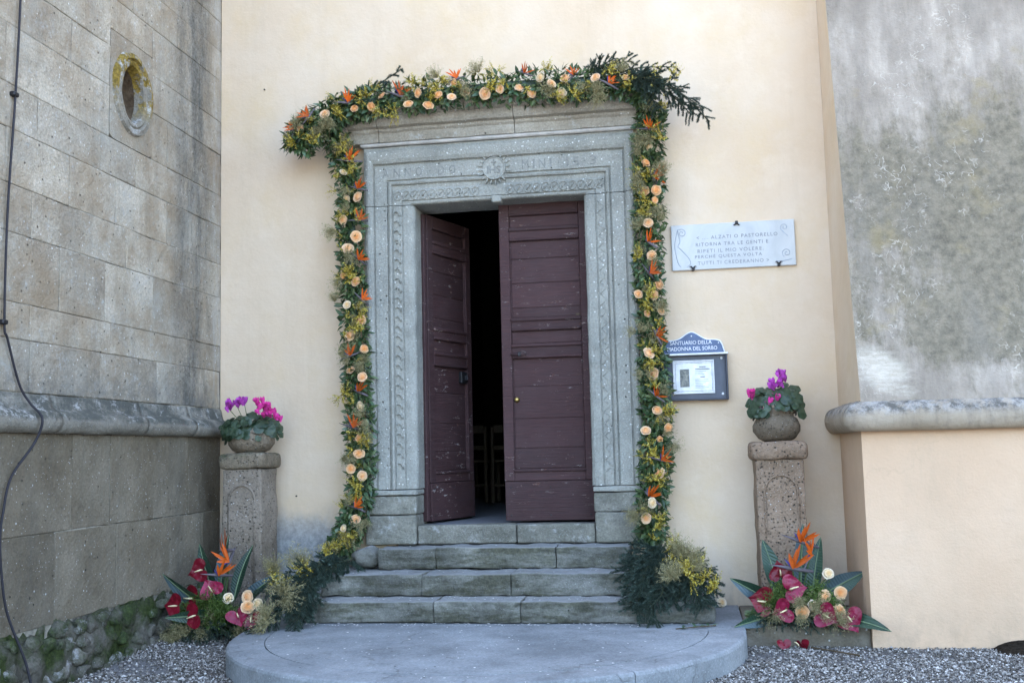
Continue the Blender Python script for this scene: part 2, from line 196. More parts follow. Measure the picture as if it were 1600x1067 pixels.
# tuff blocks of the side wall
def tuff_streaks(m, c):
    bp = m.ramp(m.noise(1.5, 7, .65, m.vec(1, 1, 1, 52)), [(.44, 0), (.62, .75)]); c = m.mix(bp, c, (.33, .25, .16))
    gp = m.ramp(m.noise(2.0, 7, .7, m.vec(1, 1, 1, 61)), [(.52, 0), (.7, .7)]); c = m.mix(gp, c, (.40, .385, .33))
    # black water streak a third of a metre from the corner, running down the whole wall
    st = m.band(m.y, -1.0, -.58, -.40, -.08)
    nz = m.ramp(m.noise(1.0, 9, .75, m.vec(1, 4.5, 1.1, 3)), [(.33, 0), (.58, 1)])
    c = m.mix(m.ma('MULTIPLY', m.ma('MULTIPLY', st, nz), .85), c, m.ramp(m.noise(35, 5, .75), [(.35, (.05, .05, .045)), (.7, (.22, .215, .19))]))
    # pale run beside it, near the corner
    pl = m.ma('MULTIPLY', m.band(m.y, -.22, -.1, .1, .2), m.ramp(m.noise(3, 6, .7, m.vec(1, 5, .8, 6)), [(.4, 0), (.65, 1)]))
    c = m.mix(m.ma('MULTIPLY', pl, .55), c, (.5, .49, .46))
    # rain streaks, fainter
    rs = m.ramp(m.noise(1.0, 6, .7, m.vec(1, 6, .35, 9)), [(.5, 0), (.72, 1)])
    c = m.mix(m.ma('MULTIPLY', rs, .28), c, (.12, .12, .105))
    # damp film just above the roll moulding
    dm = m.ma('MULTIPLY', m.band(m.z, 1.6, 1.72, 1.76, 1.98), m.ramp(m.noise(5, 6, .7), [(.4, 0), (.65, 1)]))
    return m.mix(m.ma('MULTIPLY', dm, .65), c, (.13, .135, .13))
m = stone_mat('tuff', (.31, .26, .195), (.485, .425, .33), (.63, .565, .46), own=True, speck=.7, pits=.5, moss=tuff_streaks, var=.26, bump=.012, lichen=.4, pscale=24, white=(.74, .73, .68))
def low_streaks(m, c):
    rs = m.ramp(m.noise(1.0, 6, .7, m.vec(1, 5, .4, 14)), [(.45, 0), (.7, 1)])
    c = m.mix(m.ma('MULTIPLY', rs, .4), c, (.13, .125, .105))
    pl = m.ramp(m.noise(1.3, 7, .65, m.vec(1, 1, 1, 21)), [(.55, 0), (.68, 1)])
    lowz = m.band(m.z, -1, 0, .55, .95)
    return m.mix(m.ma('MULTIPLY', m.ma('MULTIPLY', pl, lowz), .7), c, (.27, .25, .21))
stone_mat('tuff_low', (.14, .112, .074), (.215, .18, .128), (.29, .25, .185), speck=.55, pits=.5, moss=low_streaks, own=True, var=.22, bump=.009, pscale=26)
def roll_lichen(m, c):
    f = m.ramp(m.noise(6, 8, .75, m.vec(1, .6, 1, 4)), [(.38, 0), (.53, 1)]); up = m.ramp(m.nz, [(-.25, 0), (.35, 1)])
    c = m.mix(m.ma('MULTIPLY', f, m.ma('MULTIPLY', up, .85)), c, (.075, .08, .07))
    w = m.ramp(m.noise(11, 8, .8, m.vec(1, .7, 1, 16)), [(.55, 0), (.63, 1)])
    return m.mix(m.ma('MULTIPLY', m.ma('MULTIPLY', w, up), .85), c, (.46, .45, .42))
stone_mat('roll_stone', (.20, .185, .15), (.29, .268, .22), (.36, .335, .285), speck=.4, pits=.3, moss=roll_lichen, var=.08, bump=.012)
def rubble_moss(m, c):
    f = m.ramp(m.noise(3.2, 7, .7, m.vec(1, 1, 1, 2.5)), [(.41, 0), (.58, 1)])
    c = m.mix(m.ma('MULTIPLY', f, .88), c, m.ramp(m.noise(45, 4, .7), [(.35, (.018, .03, .008)), (.6, (.05, .082, .018)), (.75, (.10, .13, .04))]))
    w = m.ramp(m.noise(4.5, 7, .75, m.vec(1, 1, 1, 31)), [(.57, 0), (.63, 1)])
    return m.mix(m.ma('MULTIPLY', w, .8), c, (.42, .42, .41))
stone_mat('rubble', (.12, .11, .085), (.20, .185, .15), (.30, .28, .24), speck=.3, pits=.4, moss=rubble_moss, var=.3, bump=.02)
def oval_lichen(m, c):
    f = m.ramp(m.noise(7, 6, .7, m.vec(1, 1, 1, 1.5)), [(.44, 0), (.50, 1)]); hi = m.band(m.z, 3.72, 3.95, 5, 6)
    c = m.mix(m.ma('MULTIPLY', f, hi), c, m.ramp(m.noise(40, 3), [(.35, (.17, .12, .03)), (.65, (.36, .25, .05))]))
    w = m.ramp(m.noise(8, 7, .75, m.vec(1, 1, 1, 9)), [(.54, 0), (.6, 1)])
    return m.mix(m.ma('MULTIPLY', w, .85), c, (.55, .55, .53))
stone_mat('oval_stone', (.20, .182, .145), (.29, .265, .215), (.36, .335, .28), speck=.4, pits=.3, moss=oval_lichen, var=0, bump=.014)
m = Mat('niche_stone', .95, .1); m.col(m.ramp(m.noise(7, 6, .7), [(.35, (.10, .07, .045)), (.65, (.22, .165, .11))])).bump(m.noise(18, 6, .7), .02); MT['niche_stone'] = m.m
m = Mat('mortar', .95, .1); m.col(m.ramp(m.noise(2.2, 6, .7), [(.42, (.08, .075, .06)), (.55, (.34, .31, .25)), (.7, (.48, .45, .38))])).bump(m.noise(40), .01); MT['mortar'] = m.m
m = Mat('rubble_mortar', .95, .1)
c = m.ramp(m.noise(5, 7, .7), [(.35, (.06, .055, .042)), (.58, (.15, .138, .112)), (.74, (.36, .345, .32))])
c = m.mix(m.ma('MULTIPLY', m.ramp(m.noise(3.2, 7, .7, m.vec(1, 1, 1, 2.5)), [(.40, 0), (.56, 1)]), .9), c, m.ramp(m.noise(45, 4, .7), [(.35, (.02, .03, .008)), (.6, (.05, .075, .018)), (.75, (.09, .115, .035))])); m.col(c).bump(m.noise(14, 6, .7), .05); MT['rubble_mortar'] = m.m

# cream lime plaster of the front
m = Mat('plaster', .95, .1)
c = m.ramp(m.noise(.9, 7, .6), [(.3, (.645, .488, .33)), (.5, (.69, .545, .392)), (.7, (.72, .592, .45))])
c = m.mix(m.ramp(m.noise(2.6, 8, .65, m.vec(1, 1, .8, 7)), [(.48, 0), (.75, .55)]), c, (.67, .50, .285))
c = m.mix(m.ramp(m.noise(4, 8, .7, m.vec(1, 1, 1, 17)), [(.52, 0), (.75, .45)]), c, (.77, .64, .49))
run = m.ramp(m.noise(1.0, 7, .7, m.vec(5, 5, .3, 27)), [(.52, 0), (.75, .3)]); c = m.mix(run, c, (.56, .43, .29))
foot = m.ma('MULTIPLY', m.band(m.z, -2, -1, .18, .55), m.ramp(m.noise(4, 7, .7, m.vec(1, 1, .6, 35)), [(.42, 0), (.65, .6)])); c = m.mix(foot, c, (.36, .30, .23))
damp = m.ma('MULTIPLY', m.band(m.x, -2.6, -2.2, -1.5, -1.0), m.band(m.z, -2, -1, .62, 1.12))
dn = m.ramp(m.ma('ADD', m.noise(2.2, 8, .7, m.vec(1, 1, 1, 3)), m.ma('MULTIPLY', damp, .55)), [(.62, 0), (.9, 1)])
c = m.mix(m.ma('MULTIPLY', dn, damp), c, m.ramp(m.noise(18, 6, .75), [(.35, (.20, .205, .205)), (.65, (.40, .40, .385))]))
m.col(c).bump(m.noise(5, 6, .6), .010).bump(m.noise(45, 5, .7), .0015); MT['plaster'] = m.m
# pinker plaster of the buttress foot
m = Mat('plaster_pale', .95, .1)
c = m.ramp(m.noise(1.1, 7, .6), [(.3, (.62, .425, .275)), (.55, (.675, .475, .315)), (.75, (.71, .525, .37))])
c = m.mix(m.ramp(m.noise(3.4, 8, .7, m.vec(1, 1, 1, 12)), [(.5, 0), (.75, .4)]), c, (.57, .40, .26))
hw = m.nt.nodes.new('ShaderNodeTexNoise'); m.lk(m.pos, hw.inputs[0]); hw.inputs['Scale'].default_value = 2.5; hw.inputs['Detail'].default_value = 7; ha = m.nt.nodes.new('ShaderNodeVectorMath'); ha.operation = 'MULTIPLY_ADD'; m.lk(hw.outputs['Color'], ha.inputs[0]); ha.inputs[1].default_value = (.6, .6, .6); m.lk(m.pos, ha.inputs[2])
hc = m.ma('MULTIPLY', m.ramp(m.vor(.8, ha.outputs[0], 'DISTANCE_TO_EDGE'), [(.0015, 1), (.005, 0)]), m.ramp(m.noise(1.6, 3, .5, m.vec(1, 1, 1, 66)), [(.5, 0), (.6, .14)])); c = m.mix(hc, c, (.34, .25, .17))
sm = m.ramp(m.noise(1.4, 8, .72, m.vec(1.6, 1.6, .7, 81)), [(.48, 0), (.75, .45)]); c = m.mix(sm, c, (.50, .37, .25))
foot = m.ma('MULTIPLY', m.band(m.z, -2, -1, .06, .32), m.ramp(m.noise(5, 7, .7, m.vec(1, 1, .6, 35)), [(.42, 0), (.65, .55)])); c = m.mix(foot, c, (.36, .27, .19))
m.col(c).bump(m.noise(4, 6, .6), .012).bump(m.noise(60, 4, .7), .003); MT['plaster_pale'] = m.m
# weathered grey plaster of the upper buttress
m = Mat('plaster_weathered', .95, .1)
c = m.ramp(m.noise(1.3, 9, .68, m.vec(1, 1, .7, 1)), [(.3, (.25, .205, .16)), (.5, (.36, .30, .235)), (.68, (.52, .44, .355))])
stk = m.ramp(m.noise(1.0, 8, .7, m.vec(7, 7, .7, 4)), [(.42, .72), (.62, 1.08)]); c = m.mix(.7, c, stk, 'MULTIPLY')
low = m.band(m.z, 1.7, 2.0, 3.0, 4.3); rgt = m.band(m.x, 2.5, 3.4, 9, 10)
msk = m.ma('ADD', m.ma('MULTIPLY', low, .16), m.ma('MULTIPLY', m.ma('MULTIPLY', rgt, low), .12))
dk = m.ramp(m.ma('ADD', m.noise(2.2, 10, .78, m.vec(1.4, 1.4, .6, 6)), msk), [(.53, 0), (.70, 1)])
c = m.mix(m.ma('MULTIPLY', dk, .85), c, m.ramp(m.noise(16, 6, .75), [(.35, (.11, .095, .065)), (.6, (.25, .21, .145))]))
oc = m.ramp(m.ma('ADD', m.noise(3.0, 6, .6, m.vec(1, 1, 1, 15)), m.ma('MULTIPLY', low, .06)), [(.62, 0), (.74, 1)]); c = m.mix(m.ma('MULTIPLY', oc, .5), c, (.31, .24, .12))
wv = m.vec(1, 1, 1, 5); wig = m.nt.nodes.new('ShaderNodeTexNoise'); m.lk(wv, wig.inputs[0]); wig.inputs['Scale'].default_value = 4.5; wig.inputs['Detail'].default_value = 3
warp = m.nt.nodes.new('ShaderNodeVectorMath'); warp.operation = 'ADD'; wsc = m.nt.nodes.new('ShaderNodeVectorMath'); wsc.operation = 'SCALE'; wsc.inputs['Scale'].default_value = .55
m.lk(wig.outputs['Color'], wsc.inputs[0]); m.lk(m.pos, warp.inputs[0]); m.lk(wsc.outputs[0], warp.inputs[1])
crk = m.ramp(m.vor(11, warp.outputs[0], 'DISTANCE_TO_EDGE'), [(.02, 1), (.07, 0)])
area = m.ramp(m.ma('ADD', m.noise(2.1, 4, .6, m.vec(1, 1, 1, 44)), m.ma('MULTIPLY', low, .08)), [(.58, 0), (.68, 1)])
brk = m.ramp(m.noise(15, 4, .7), [(.48, 0), (.62, 1)])
vein = m.ma('MULTIPLY', m.ma('MULTIPLY', crk, area), brk); c = m.mix(m.ma('MULTIPLY', vein, .6), c, (.70, .62, .51))
pr2 = m.ma('ADD', m.ma('POWER', m.ma('MULTIPLY', m.ma('SUBTRACT', m.x, 2.72), 3.2), 2.0), m.ma('POWER', m.ma('MULTIPLY', m.ma('SUBTRACT', m.ma('ADD', m.z, m.ma('MULTIPLY', m.x, .45)), 3.03), 5.0), 2.0)); pat = m.ma('SUBTRACT', 1.0, pr2, True); pn = m.ramp(m.ma('ADD', m.noise(5, 7, .7, m.vec(1, 1, 2.4, 71)), m.ma('MULTIPLY', pat, .35)), [(.58, 0), (.82, .85)]); c = m.mix(m.ma('MULTIPLY', pat, pn), c, m.ramp(m.noise(5, 4, .6, m.vec(3, 3, 12, 3)), [(.35, (.52, .45, .35)), (.65, (.68, .60, .49))]))
dr = m.ramp(m.noise(1.0, 8, .7, m.vec(4.5, 4.5, .35, 33)), [(.50, 0), (.70, 1)]); c = m.mix(m.ma('MULTIPLY', dr, .38), c, (.22, .195, .16))
m.col(c).bump(m.noise(7, 7, .7), .018).bump(vein, .0025).bump(m.noise(60, 4, .7), .005); MT['plaster_weathered'] = m.m
m = Mat('plaster_roll', .95, .1)
up = m.ramp(m.nz, [(-.1, 0), (.45, 1)])
c = m.ramp(m.noise(2, 7, .65), [(.3, (.38, .305, .215)), (.7, (.50, .415, .315))])
c = m.mix(m.ma('MULTIPLY', up, m.ramp(m.noise(9, 8, .75), [(.36, 0), (.52, .9)])), c, m.ramp(m.noise(14, 7, .8, m.vec(1, 1, 1, 3)), [(.42, (.10, .095, .085)), (.58, (.40, .375, .34))]))
c = m.mix(m.ma('MULTIPLY', m.ramp(m.noise(1, 6, .7, m.vec(16, 16, 1.2, 2)), [(.5, 0), (.7, 1)]), .4), c, (.16, .14, .115))
m.col(c).bump(m.noise(18, 7, .75), .018); MT['plaster_roll'] = m.m

# gravel and earth
m = Mat('gravel_bed', .95, .1)
c = m.ramp(m.noise(90, 4, .7), [(.35, (.10, .095, .09)), (.6, (.25, .245, .24)), (.75, (.42, .42, .42))])
c = m.mix(m.ramp(m.noise(1.6, 6, .6), [(.45, 0), (.7, .7)]), c, (.10, .085, .068)); m.col(c).bump(m.noise(90, 3), .015); MT['gravel_bed'] = m.m
m = Mat('gravel_stone', .9, .2); i = m.island()
m.col(m.ramp(i, [(0, (.065, .056, .046)), (.35, (.165, .148, .126)), (.6, (.285, .262, .233)), (.88, (.44, .41, .375)), (1, (.70, .67, .62))])).bump(m.noise(160, 2), .003); MT['gravel_stone'] = m.m
m = Mat('soil', 1, .05); m.col(m.ramp(m.noise(40, 5, .7), [(.35, (.018, .014, .010)), (.7, (.06, .048, .036))])).bump(m.noise(50, 5, .8), .03); MT['soil'] = m.m
m = Mat('confetti', .8, .2); m.col(m.ramp(m.island(), [(0, (.55, .54, .52)), (.6, (.8, .79, .76)), (1, (.82, .76, .7))])); MT['confetti'] = m.m

# painted door wood
def door_mat(name, k, dx):
    m = Mat(name, .55, .35)
    g = m.noise(3, 6, .65, m.vec(2, 2, 26, dx)); c = m.ramp(g, [(.3, (.040*k, .0175*k, .0175*k)), (.55, (.058*k, .026*k, .026*k)), (.75, (.078*k, .038*k, .037*k))])
    c = m.mix(1.0, c, m.ramp(m.rnd(), [(0, .85), (1, 1.15)]), 'MULTIPLY')
    dust = m.ramp(m.noise(2.2, 7, .7, m.vec(1, 1, 1, dx+2)), [(.4, 0), (.75, .25)]); c = m.mix(dust, c, (.105, .078, .078))
    chip = m.ma('MULTIPLY', m.ramp(m.noise(9, 7, .8, m.vec(1, 1, 3.5, dx+5)), [(.60, 0), (.612, 1)]), m.ramp(m.noise(1.4, 3, .5, m.vec(1, 1, 1, dx+8)), [(.42, 0), (.56, 1)]))
    c = m.mix(chip, c, m.ramp(m.noise(30), [(.4, (.20, .09, .06)), (.6, (.42, .38, .36))]))
    m.col(c).rough(m.ramp(g, [(.3, .62), (.7, .82)])).bump(g, .007).bump(chip, -.002); MT[name] = m.m
door_mat('door_paint', 1.0, 0); door_mat('door_paint_worn', 1.12, 13)
def simple(name, c, rough=.5, spec=.4, metal=0.0, var=0, bump=0, sheen=0):
    m = Mat(name, rough, spec); m.b.inputs['Metallic'].default_value = metal
    k = m.ramp(m.noise(14, 5, .65), [(.3, .78), (.7, 1.18)]); cc = m.mix(1.0, c, k, 'MULTIPLY')
    if var: cc = m.mix(1.0, cc, m.ramp(m.rnd(), [(0, 1-var), (1, 1+var)]), 'MULTIPLY')
    m.col(cc)
    if bump: m.bump(m.noise(60, 4, .7), bump)
    MT[name] = m.m; return m
simple('brass', (.55, .40, .14), .35, .5, 1.0); simple('iron', (.035, .034, .036), .5, .5, .6, bump=.002)
simple('black_cable', (.028, .026, .032), .6, .3); simple('sign_blue', (.085, .125, .22), .45, .4); simple('case_dark', (.022, .028, .045), .4, .5)
simple('case_panel', (.05, .065, .10), .35, .5); simple('sign_white', (.78, .79, .80), .5, .3); simple('silver', (.62, .64, .66), .35, .5, .3)
simple('print_grey', (.16, .17, .19), .8, .1); simple('print_soft', (.42, .46, .52), .8, .1)
simple('letter_grey', (.27, .28, .30), .9, .1); simple('scroll_grey', (.42, .45, .49), .9, .1)
m = Mat('marble', .45, .35); m.col(m.ramp(m.noise(2.4, 8, .65, None, 1.2), [(.3, (.48, .49, .475)), (.6, (.57, .575, .555)), (.8, (.64, .64, .62))])).bump(m.noise(40, 4), .001); MT['marble'] = m.m
m = Mat('icon_print', .6, .3); m.col(m.ramp(m.noise(38, 4, .6), [(.35, (.10, .11, .10)), (.5, (.21, .215, .19)), (.68, (.36, .345, .28))])); MT['icon_print'] = m.m
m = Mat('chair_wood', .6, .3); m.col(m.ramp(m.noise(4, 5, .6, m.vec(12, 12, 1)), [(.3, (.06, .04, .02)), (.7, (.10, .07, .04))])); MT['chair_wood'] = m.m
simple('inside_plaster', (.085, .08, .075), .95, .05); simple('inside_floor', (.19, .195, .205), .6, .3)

# plants
def leafmat(name, stops, rough=.45, spec=.4, trans=.12, obj=False, veins=0):
    m = Mat(name, rough, spec); src = m.rnd() if obj else m.island()
    c = m.ramp(src, stops); c = m.mix(.6, c, m.ramp(m.noise(35, 3), [(.3, .7), (.7, 1.25)]), 'MULTIPLY'); m.col(c)
    if trans:
        tr = m.nt.nodes.new('ShaderNodeBsdfTranslucent'); m.put(tr.inputs[0], c); mx = m.nt.nodes.new('ShaderNodeMixShader'); mx.inputs[0].default_value = trans
        out = m.nt.nodes['Material Output']; m.lk(m.b.outputs[0], mx.inputs[1]); m.lk(tr.outputs[0], mx.inputs[2]); m.lk(mx.outputs[0], out.inputs[0])
    MT[name] = m.m; return m
leafmat('ruscus', [(0, (.024, .048, .018)), (.35, (.052, .092, .032)), (.7, (.095, .145, .052)), (1, (.155, .205, .095))], .36, .45)
leafmat('ruscus_big', [(0, (.03, .06, .026)), (.5, (.06, .115, .05)), (1, (.12, .19, .11))], .34, .5, obj=True)
leafmat('fir', [(0, (.030, .052, .040)), (.5, (.062, .098, .078)), (1, (.115, .160, .130))], .55, .3, .1)
leafmat('fir_twig', [(0, (.035, .04, .022)), (1, (.07, .075, .04))], .8, .15, 0)
leafmat('yellow_bud', [(0, (.17, .13, .014)), (.35, (.42, .31, .03)), (.7, (.62, .50, .09)), (.88, (.72, .64, .24)), (1, (.26, .25, .05))], .6, .25, .2)
leafmat('feather', [(0, (.22, .20, .10)), (.5, (.37, .33, .17)), (1, (.52, .46, .27))], .8, .15, .25)
leafmat('twig', [(0, (.055, .04, .025)), (1, (.10, .075, .045))], .85, .15, 0)
leafmat('fern_green', [(0, (.05, .085, .02)), (.5, (.10, .16, .035)), (1, (.17, .235, .06))], .6, .25, .2)
def rosemat(name, deep, mid, pale):
    m = Mat(name, .65, .2); d = m.nt.nodes.new('ShaderNodeAttribute'); d.attribute_name = 'depth'
    c = m.ramp(d.outputs['Fac'], [(0, deep), (.5, mid), (1, pale)]); c = m.mix(1.0, c, m.ramp(m.rnd(), [(0, (.93, .90, .86)), (1, (1.05, 1.05, 1.05))]), 'MULTIPLY'); m.col(c)
    m.b.inputs['Subsurface Weight'].default_value = .12; m.b.inputs['Subsurface Radius'].default_value = (.01, .006, .003); MT[name] = m.m
rosemat('rose_peach', (.76, .36, .14), (.79, .50, .27), (.81, .605, .405)); rosemat('rose_apricot', (.75, .32, .10), (.78, .45, .21), (.80, .56, .335)); rosemat('rose_cream', (.77, .51, .24), (.80, .64, .41), (.81, .70, .53))
simple('bird_orange', (.56, .098, .008), .55, .25, var=.3); simple('bird_beak', (.125, .105, .115), .5, .3, var=.3); simple('bird_blue', (.06, .05, .22), .5, .3); simple('stem_green', (.07, .12, .04), .5, .3)
def anthmat(name, a, b):
    m = Mat(name, .30, .35); v = m.vor(26, None, 'SMOOTH_F1'); c = m.ramp(m.noise(16, 4, .6), [(.3, a), (.7, b)])
    c = m.mix(1.0, c, m.ramp(m.rnd(), [(0, .8), (1, 1.1)]), 'MULTIPLY'); m.col(c).bump(v, .012).bump(m.noise(30, 3), .006); MT[name] = m.m
anthmat('anthurium_magenta', (.17, .005, .026), (.31, .016, .062)); anthmat('anthurium_red', (.12, .003, .011), (.22, .008, .022))
simple('spadix', (.75, .62, .36), .5, .3); simple('cyc_pink', (.68, .055, .32), .55, .25, var=.15); simple('cyc_violet', (.48, .075, .43), .55, .25, var=.15)
m = Mat('big_leaf', .32, .5)
v = m.wave(22, 1.2, None, 'DIAGONAL'); c = m.ramp(m.noise(6, 5, .6), [(.3, (.014, .036, .022)), (.7, (.032, .070, .040))]); c = m.mix(1.0, c, m.ramp(m.rnd(), [(0, .75), (1, 1.25)]), 'MULTIPLY')
m.col(c).bump(v, .0022); MT['big_leaf'] = m.m
m = Mat('big_leaf_sky_sheen', .45, .5); c = m.ramp(m.noise(6, 5, .6), [(.3, (.045, .075, .085)), (.7, (.075, .115, .125))]); m.col(c).bump(m.wave(22, 1.2, None, 'DIAGONAL'), .002); MT['big_leaf_sky_sheen'] = m.m  # bluish sky sheen of one fold side, put into the leaf colour
simple('midrib', (.16, .22, .12), .5, .3)
m = Mat('cyc_leaf', .42, .45); m.col(m.mix(m.ramp(m.vor(22), [(.30, 0), (.55, .5)]), m.ramp(m.rnd(), [(0, (.012, .030, .012)), (1, (.030, .058, .024))]), (.07, .10, .06))); MT['cyc_leaf'] = m.m

# ------------------------------------------------------------------ mesh helpers
V3 = Vector
class MB:
    def __init__(s): s.v = []; s.f = []; s.d = None
    def add(s, vs, fs):
        o = len(s.v); s.v.extend(vs); s.f.extend([tuple(i+o for i in f) for f in fs]); return s
    def box(s, x0, x1, y0, y1, z0, z1, b=0.0, jit=0.0):
        if x0 > x1: x0, x1 = x1, x0
        if y0 > y1: y0, y1 = y1, y0
        if z0 > z1: z0, z1 = z1, z0
        b = min(b, (x1-x0)*.45, (y1-y0)*.45, (z1-z0)*.45)
        if b <= 0:
            vs = [(x, y, z) for x in (x0, x1) for y in (y0, y1) for z in (z0, z1)]
            return s.add(vs, [(0,1,3,2),(4,6,7,5),(0,4,5,1),(2,3,7,6),(0,2,6,4),(1,5,7,3)])
        vs = []; idx = {}
        for ix in (0, 1):
            for iy in (0, 1):
                for iz in (0, 1):
                    c = ((x0, x1)[ix], (y0, y1)[iy], (z0, z1)[iz]); sx, sy, sz = (1-2*ix), (1-2*iy), (1-2*iz)
                    j = [random.uniform(-jit, jit) for _ in range(3)]
                    for a in range(3):
                        p = [c[0]+sx*b, c[1]+sy*b, c[2]+sz*b]; p[a] = c[a]
                        idx[(ix, iy, iz, a)] = len(vs); vs.append((p[0]+j[0], p[1]+j[1], p[2]+j[2]))
        fs = []
        for a in range(3):
            o = [k for k in range(3) if k != a]
            for sd in (0, 1):
                q = []
                for (u, w) in ((0,0),(1,0),(1,1),(0,1)):
                    k = [0,0,0]; k[a] = sd; k[o[0]] = u; k[o[1]] = w; q.append(idx[(*k, a)])
                fs.append(tuple(q))
            for u in (0, 1):
                for w in (0, 1):
                    k0 = [0,0,0]; k1 = [0,0,0]; k0[o[0]] = k1[o[0]] = u; k0[o[1]] = k1[o[1]] = w; k1[a] = 1
                    fs.append((idx[(*k0, o[0])], idx[(*k1, o[0])], idx[(*k1, o[1])], idx[(*k0, o[1])]))
        for ix in (0, 1):
            for iy in (0, 1):
                for iz in (0, 1): fs.append(tuple(idx[(ix, iy, iz, a)] for a in range(3)))
        return s.add(vs, fs)
    def rbox(s, x0, x1, y0, y1, z0, z1, r=.015, amp=.006, step=.08, seed=0.0, freq=6.0):
        """box with worn round edges and an uneven skin"""
        lo = V3((x0, y0, z0)); hi = V3((x1, y1, z1)); n = [max(2, int((hi[i]-lo[i])/step)) for i in range(3)]
        def ticks(i):
            L = hi[i]-lo[i]; t = [0, min(.3*r, L*.1), min(r, L*.25)] + [r+(L-2*r)*k/n[i] for k in range(1, n[i])] + [L-min(r, L*.25), L-min(.3*r, L*.1), L]
            return [lo[i]+q for q in sorted(t)]
        T = [ticks(i) for i in range(3)]; cache = {}; fs = []
        def vid(p):
            k = tuple(round(c, 5) for c in p)
            if k not in cache:
                q = V3(p); c = V3([min(max(q[i], lo[i]+r), hi[i]-r) for i in range(3)]); d = q-c
                if d.length > 1e-6: q = c + d.normalized()*r
                nn = (d.normalized() if d.length > 1e-6 else V3((0, 0, 0)))
                w = mnoise.noise(q*freq+V3((seed, seed*2, 0)))*amp + mnoise.noise(q*freq*3.3+V3((0, seed, seed)))*amp*.5
                q = q + nn*w; cache[k] = len(s.v); s.v.append(tuple(q))
            return cache[k]
        for a in range(3):
            o = [k for k in range(3) if k != a]
            for val in (lo[a], hi[a]):
                for i in range(len(T[o[0]])-1):
                    for j in range(len(T[o[1]])-1):
                        q = []
                        for (u, w) in ((i, j), (i+1, j), (i+1, j+1), (i, j+1)):
                            p = [0, 0, 0]; p[a] = val; p[o[0]] = T[o[0]][u]; p[o[1]] = T[o[1]][w]; q.append(vid(p))
                        if len(set(q)) >= 3: s.f.append(tuple(dict.fromkeys(q)))
        return s
    def tube(s, pts, rad, n=6, cap=True):
        pts = [V3(p) for p in pts]; rs = rad if hasattr(rad, '__len__') else [rad]*len(pts); o = len(s.v); up = V3((0, 0, 1)); pn = None
        for i, p in enumerate(pts):
            t = (pts[min(i+1, len(pts)-1)] - pts[max(i-1, 0)]).normalized()
            a = pn if pn is not None else (up if abs(t.z) < .9 else V3((1, 0, 0))); a = (a - t*a.dot(t)).normalized(); b = t.cross(a); pn = a
            for k in range(n): s.v.append(tuple(p + (a*cos(2*pi*k/n) + b*sin(2*pi*k/n))*rs[i]))
        for i in range(len(pts)-1):
            for k in range(n): s.f.append((o+i*n+k, o+i*n+(k+1)%n, o+(i+1)*n+(k+1)%n, o+(i+1)*n+k))
        if cap: s.f.append(tuple(o+k for k in range(n))); s.f.append(tuple(o+(len(pts)-1)*n+k for k in range(n)))
        return s
    def lathe(s, c, prof, n=28, amp=0.0, seed=0, sx=1, sy=1):
        o = len(s.v)
        for (r, z) in prof:
            for k in range(n):
                a = 2*pi*k/n; p = V3((c[0]+r*cos(a)*sx, c[1]+r*sin(a)*sy, c[2]+z))
                if amp and r > 0: w = mnoise.noise(p*9+V3((seed, 0, 0)))*amp + mnoise.noise(p*26)*amp*.5; p += V3((cos(a), sin(a), .3))*w
                s.v.append(tuple(p))
        for i in range(len(prof)-1):
            for k in range(n): s.f.append((o+i*n+k, o+i*n+(k+1)%n, o+(i+1)*n+(k+1)%n, o+(i+1)*n+k))
        s.f.append(tuple(o+k for k in range(n))); s.f.append(tuple(o+(len(prof)-1)*n+k for k in range(n))); return s
    def prism(s, pts2, axis, a0, a1):
        """closed outline pulled along an axis: axis 1 takes (x,z), axis 0 takes (y,z), axis 2 takes (x,y)"""
        n = len(pts2); o = len(s.v)
        for a in (a0, a1):
            for (p, q) in pts2: s.v.append((p, a, q) if axis == 1 else ((a, p, q) if axis == 0 else (p, q, a)))
        s.f.append(tuple(o+k for k in range(n))); s.f.append(tuple(o+n+k for k in reversed(range(n))))
        for k in range(n): s.f.append((o+k, o+(k+1)%n, o+n+(k+1)%n, o+n+k))
        return s
    def sweep(s, path, prof, amp=0.0, seed=0.0):
        """profile given per path point by a function(i) -> list of points; open strip with end caps"""
        o = len(s.v); n = None
        for i in range(len(path)):
            pr = prof(i); n = len(pr)
            for p in pr:
                p = V3(p)
                if amp: p = p + V3((mnoise.noise(p*7+V3((seed, 0, 0))), mnoise.noise(p*7+V3((0, seed, 5))), mnoise.noise(p*8+V3((3, 0, seed)))))*amp
                s.v.append(tuple(p))
        for i in range(len(path)-1):
            for k in range(n-1): s.f.append((o+i*n+k, o+i*n+k+1, o+(i+1)*n+k+1, o+(i+1)*n+k))
        s.f.append(tuple(o+k for k in range(n))); s.f.append(tuple(o+(len(path)-1)*n+k for k in range(n))); return s
    def leaf(s, base, d, nrm, L, w, bend=.2, fold=.15, st=(.0, .3, .65, 1.0), wd=(.12, 1.0, .75, 0)):
        """pointed leaf: a folded blade of three rows"""
        d = V3(d).normalized(); nrm = V3(nrm); nrm = (nrm - d*nrm.dot(d)); nrm = nrm.normalized() if nrm.length > 1e-4 else d.orthogonal().normalized(); sd = d.cross(nrm)
        o = len(s.v); base = V3(base)
        for t, k in zip(st, wd):
            c = base + d*(L*t) - nrm*(bend*L*t*t)
            if k == 0: s.v.append(tuple(c)); continue
            s.v.append(tuple(c + sd*(w*k*.5) + nrm*(fold*w*k))); s.v.append(tuple(c)); s.v.append(tuple(c - sd*(w*k*.5) + nrm*(fold*w*k)))
        m = len(st)-1
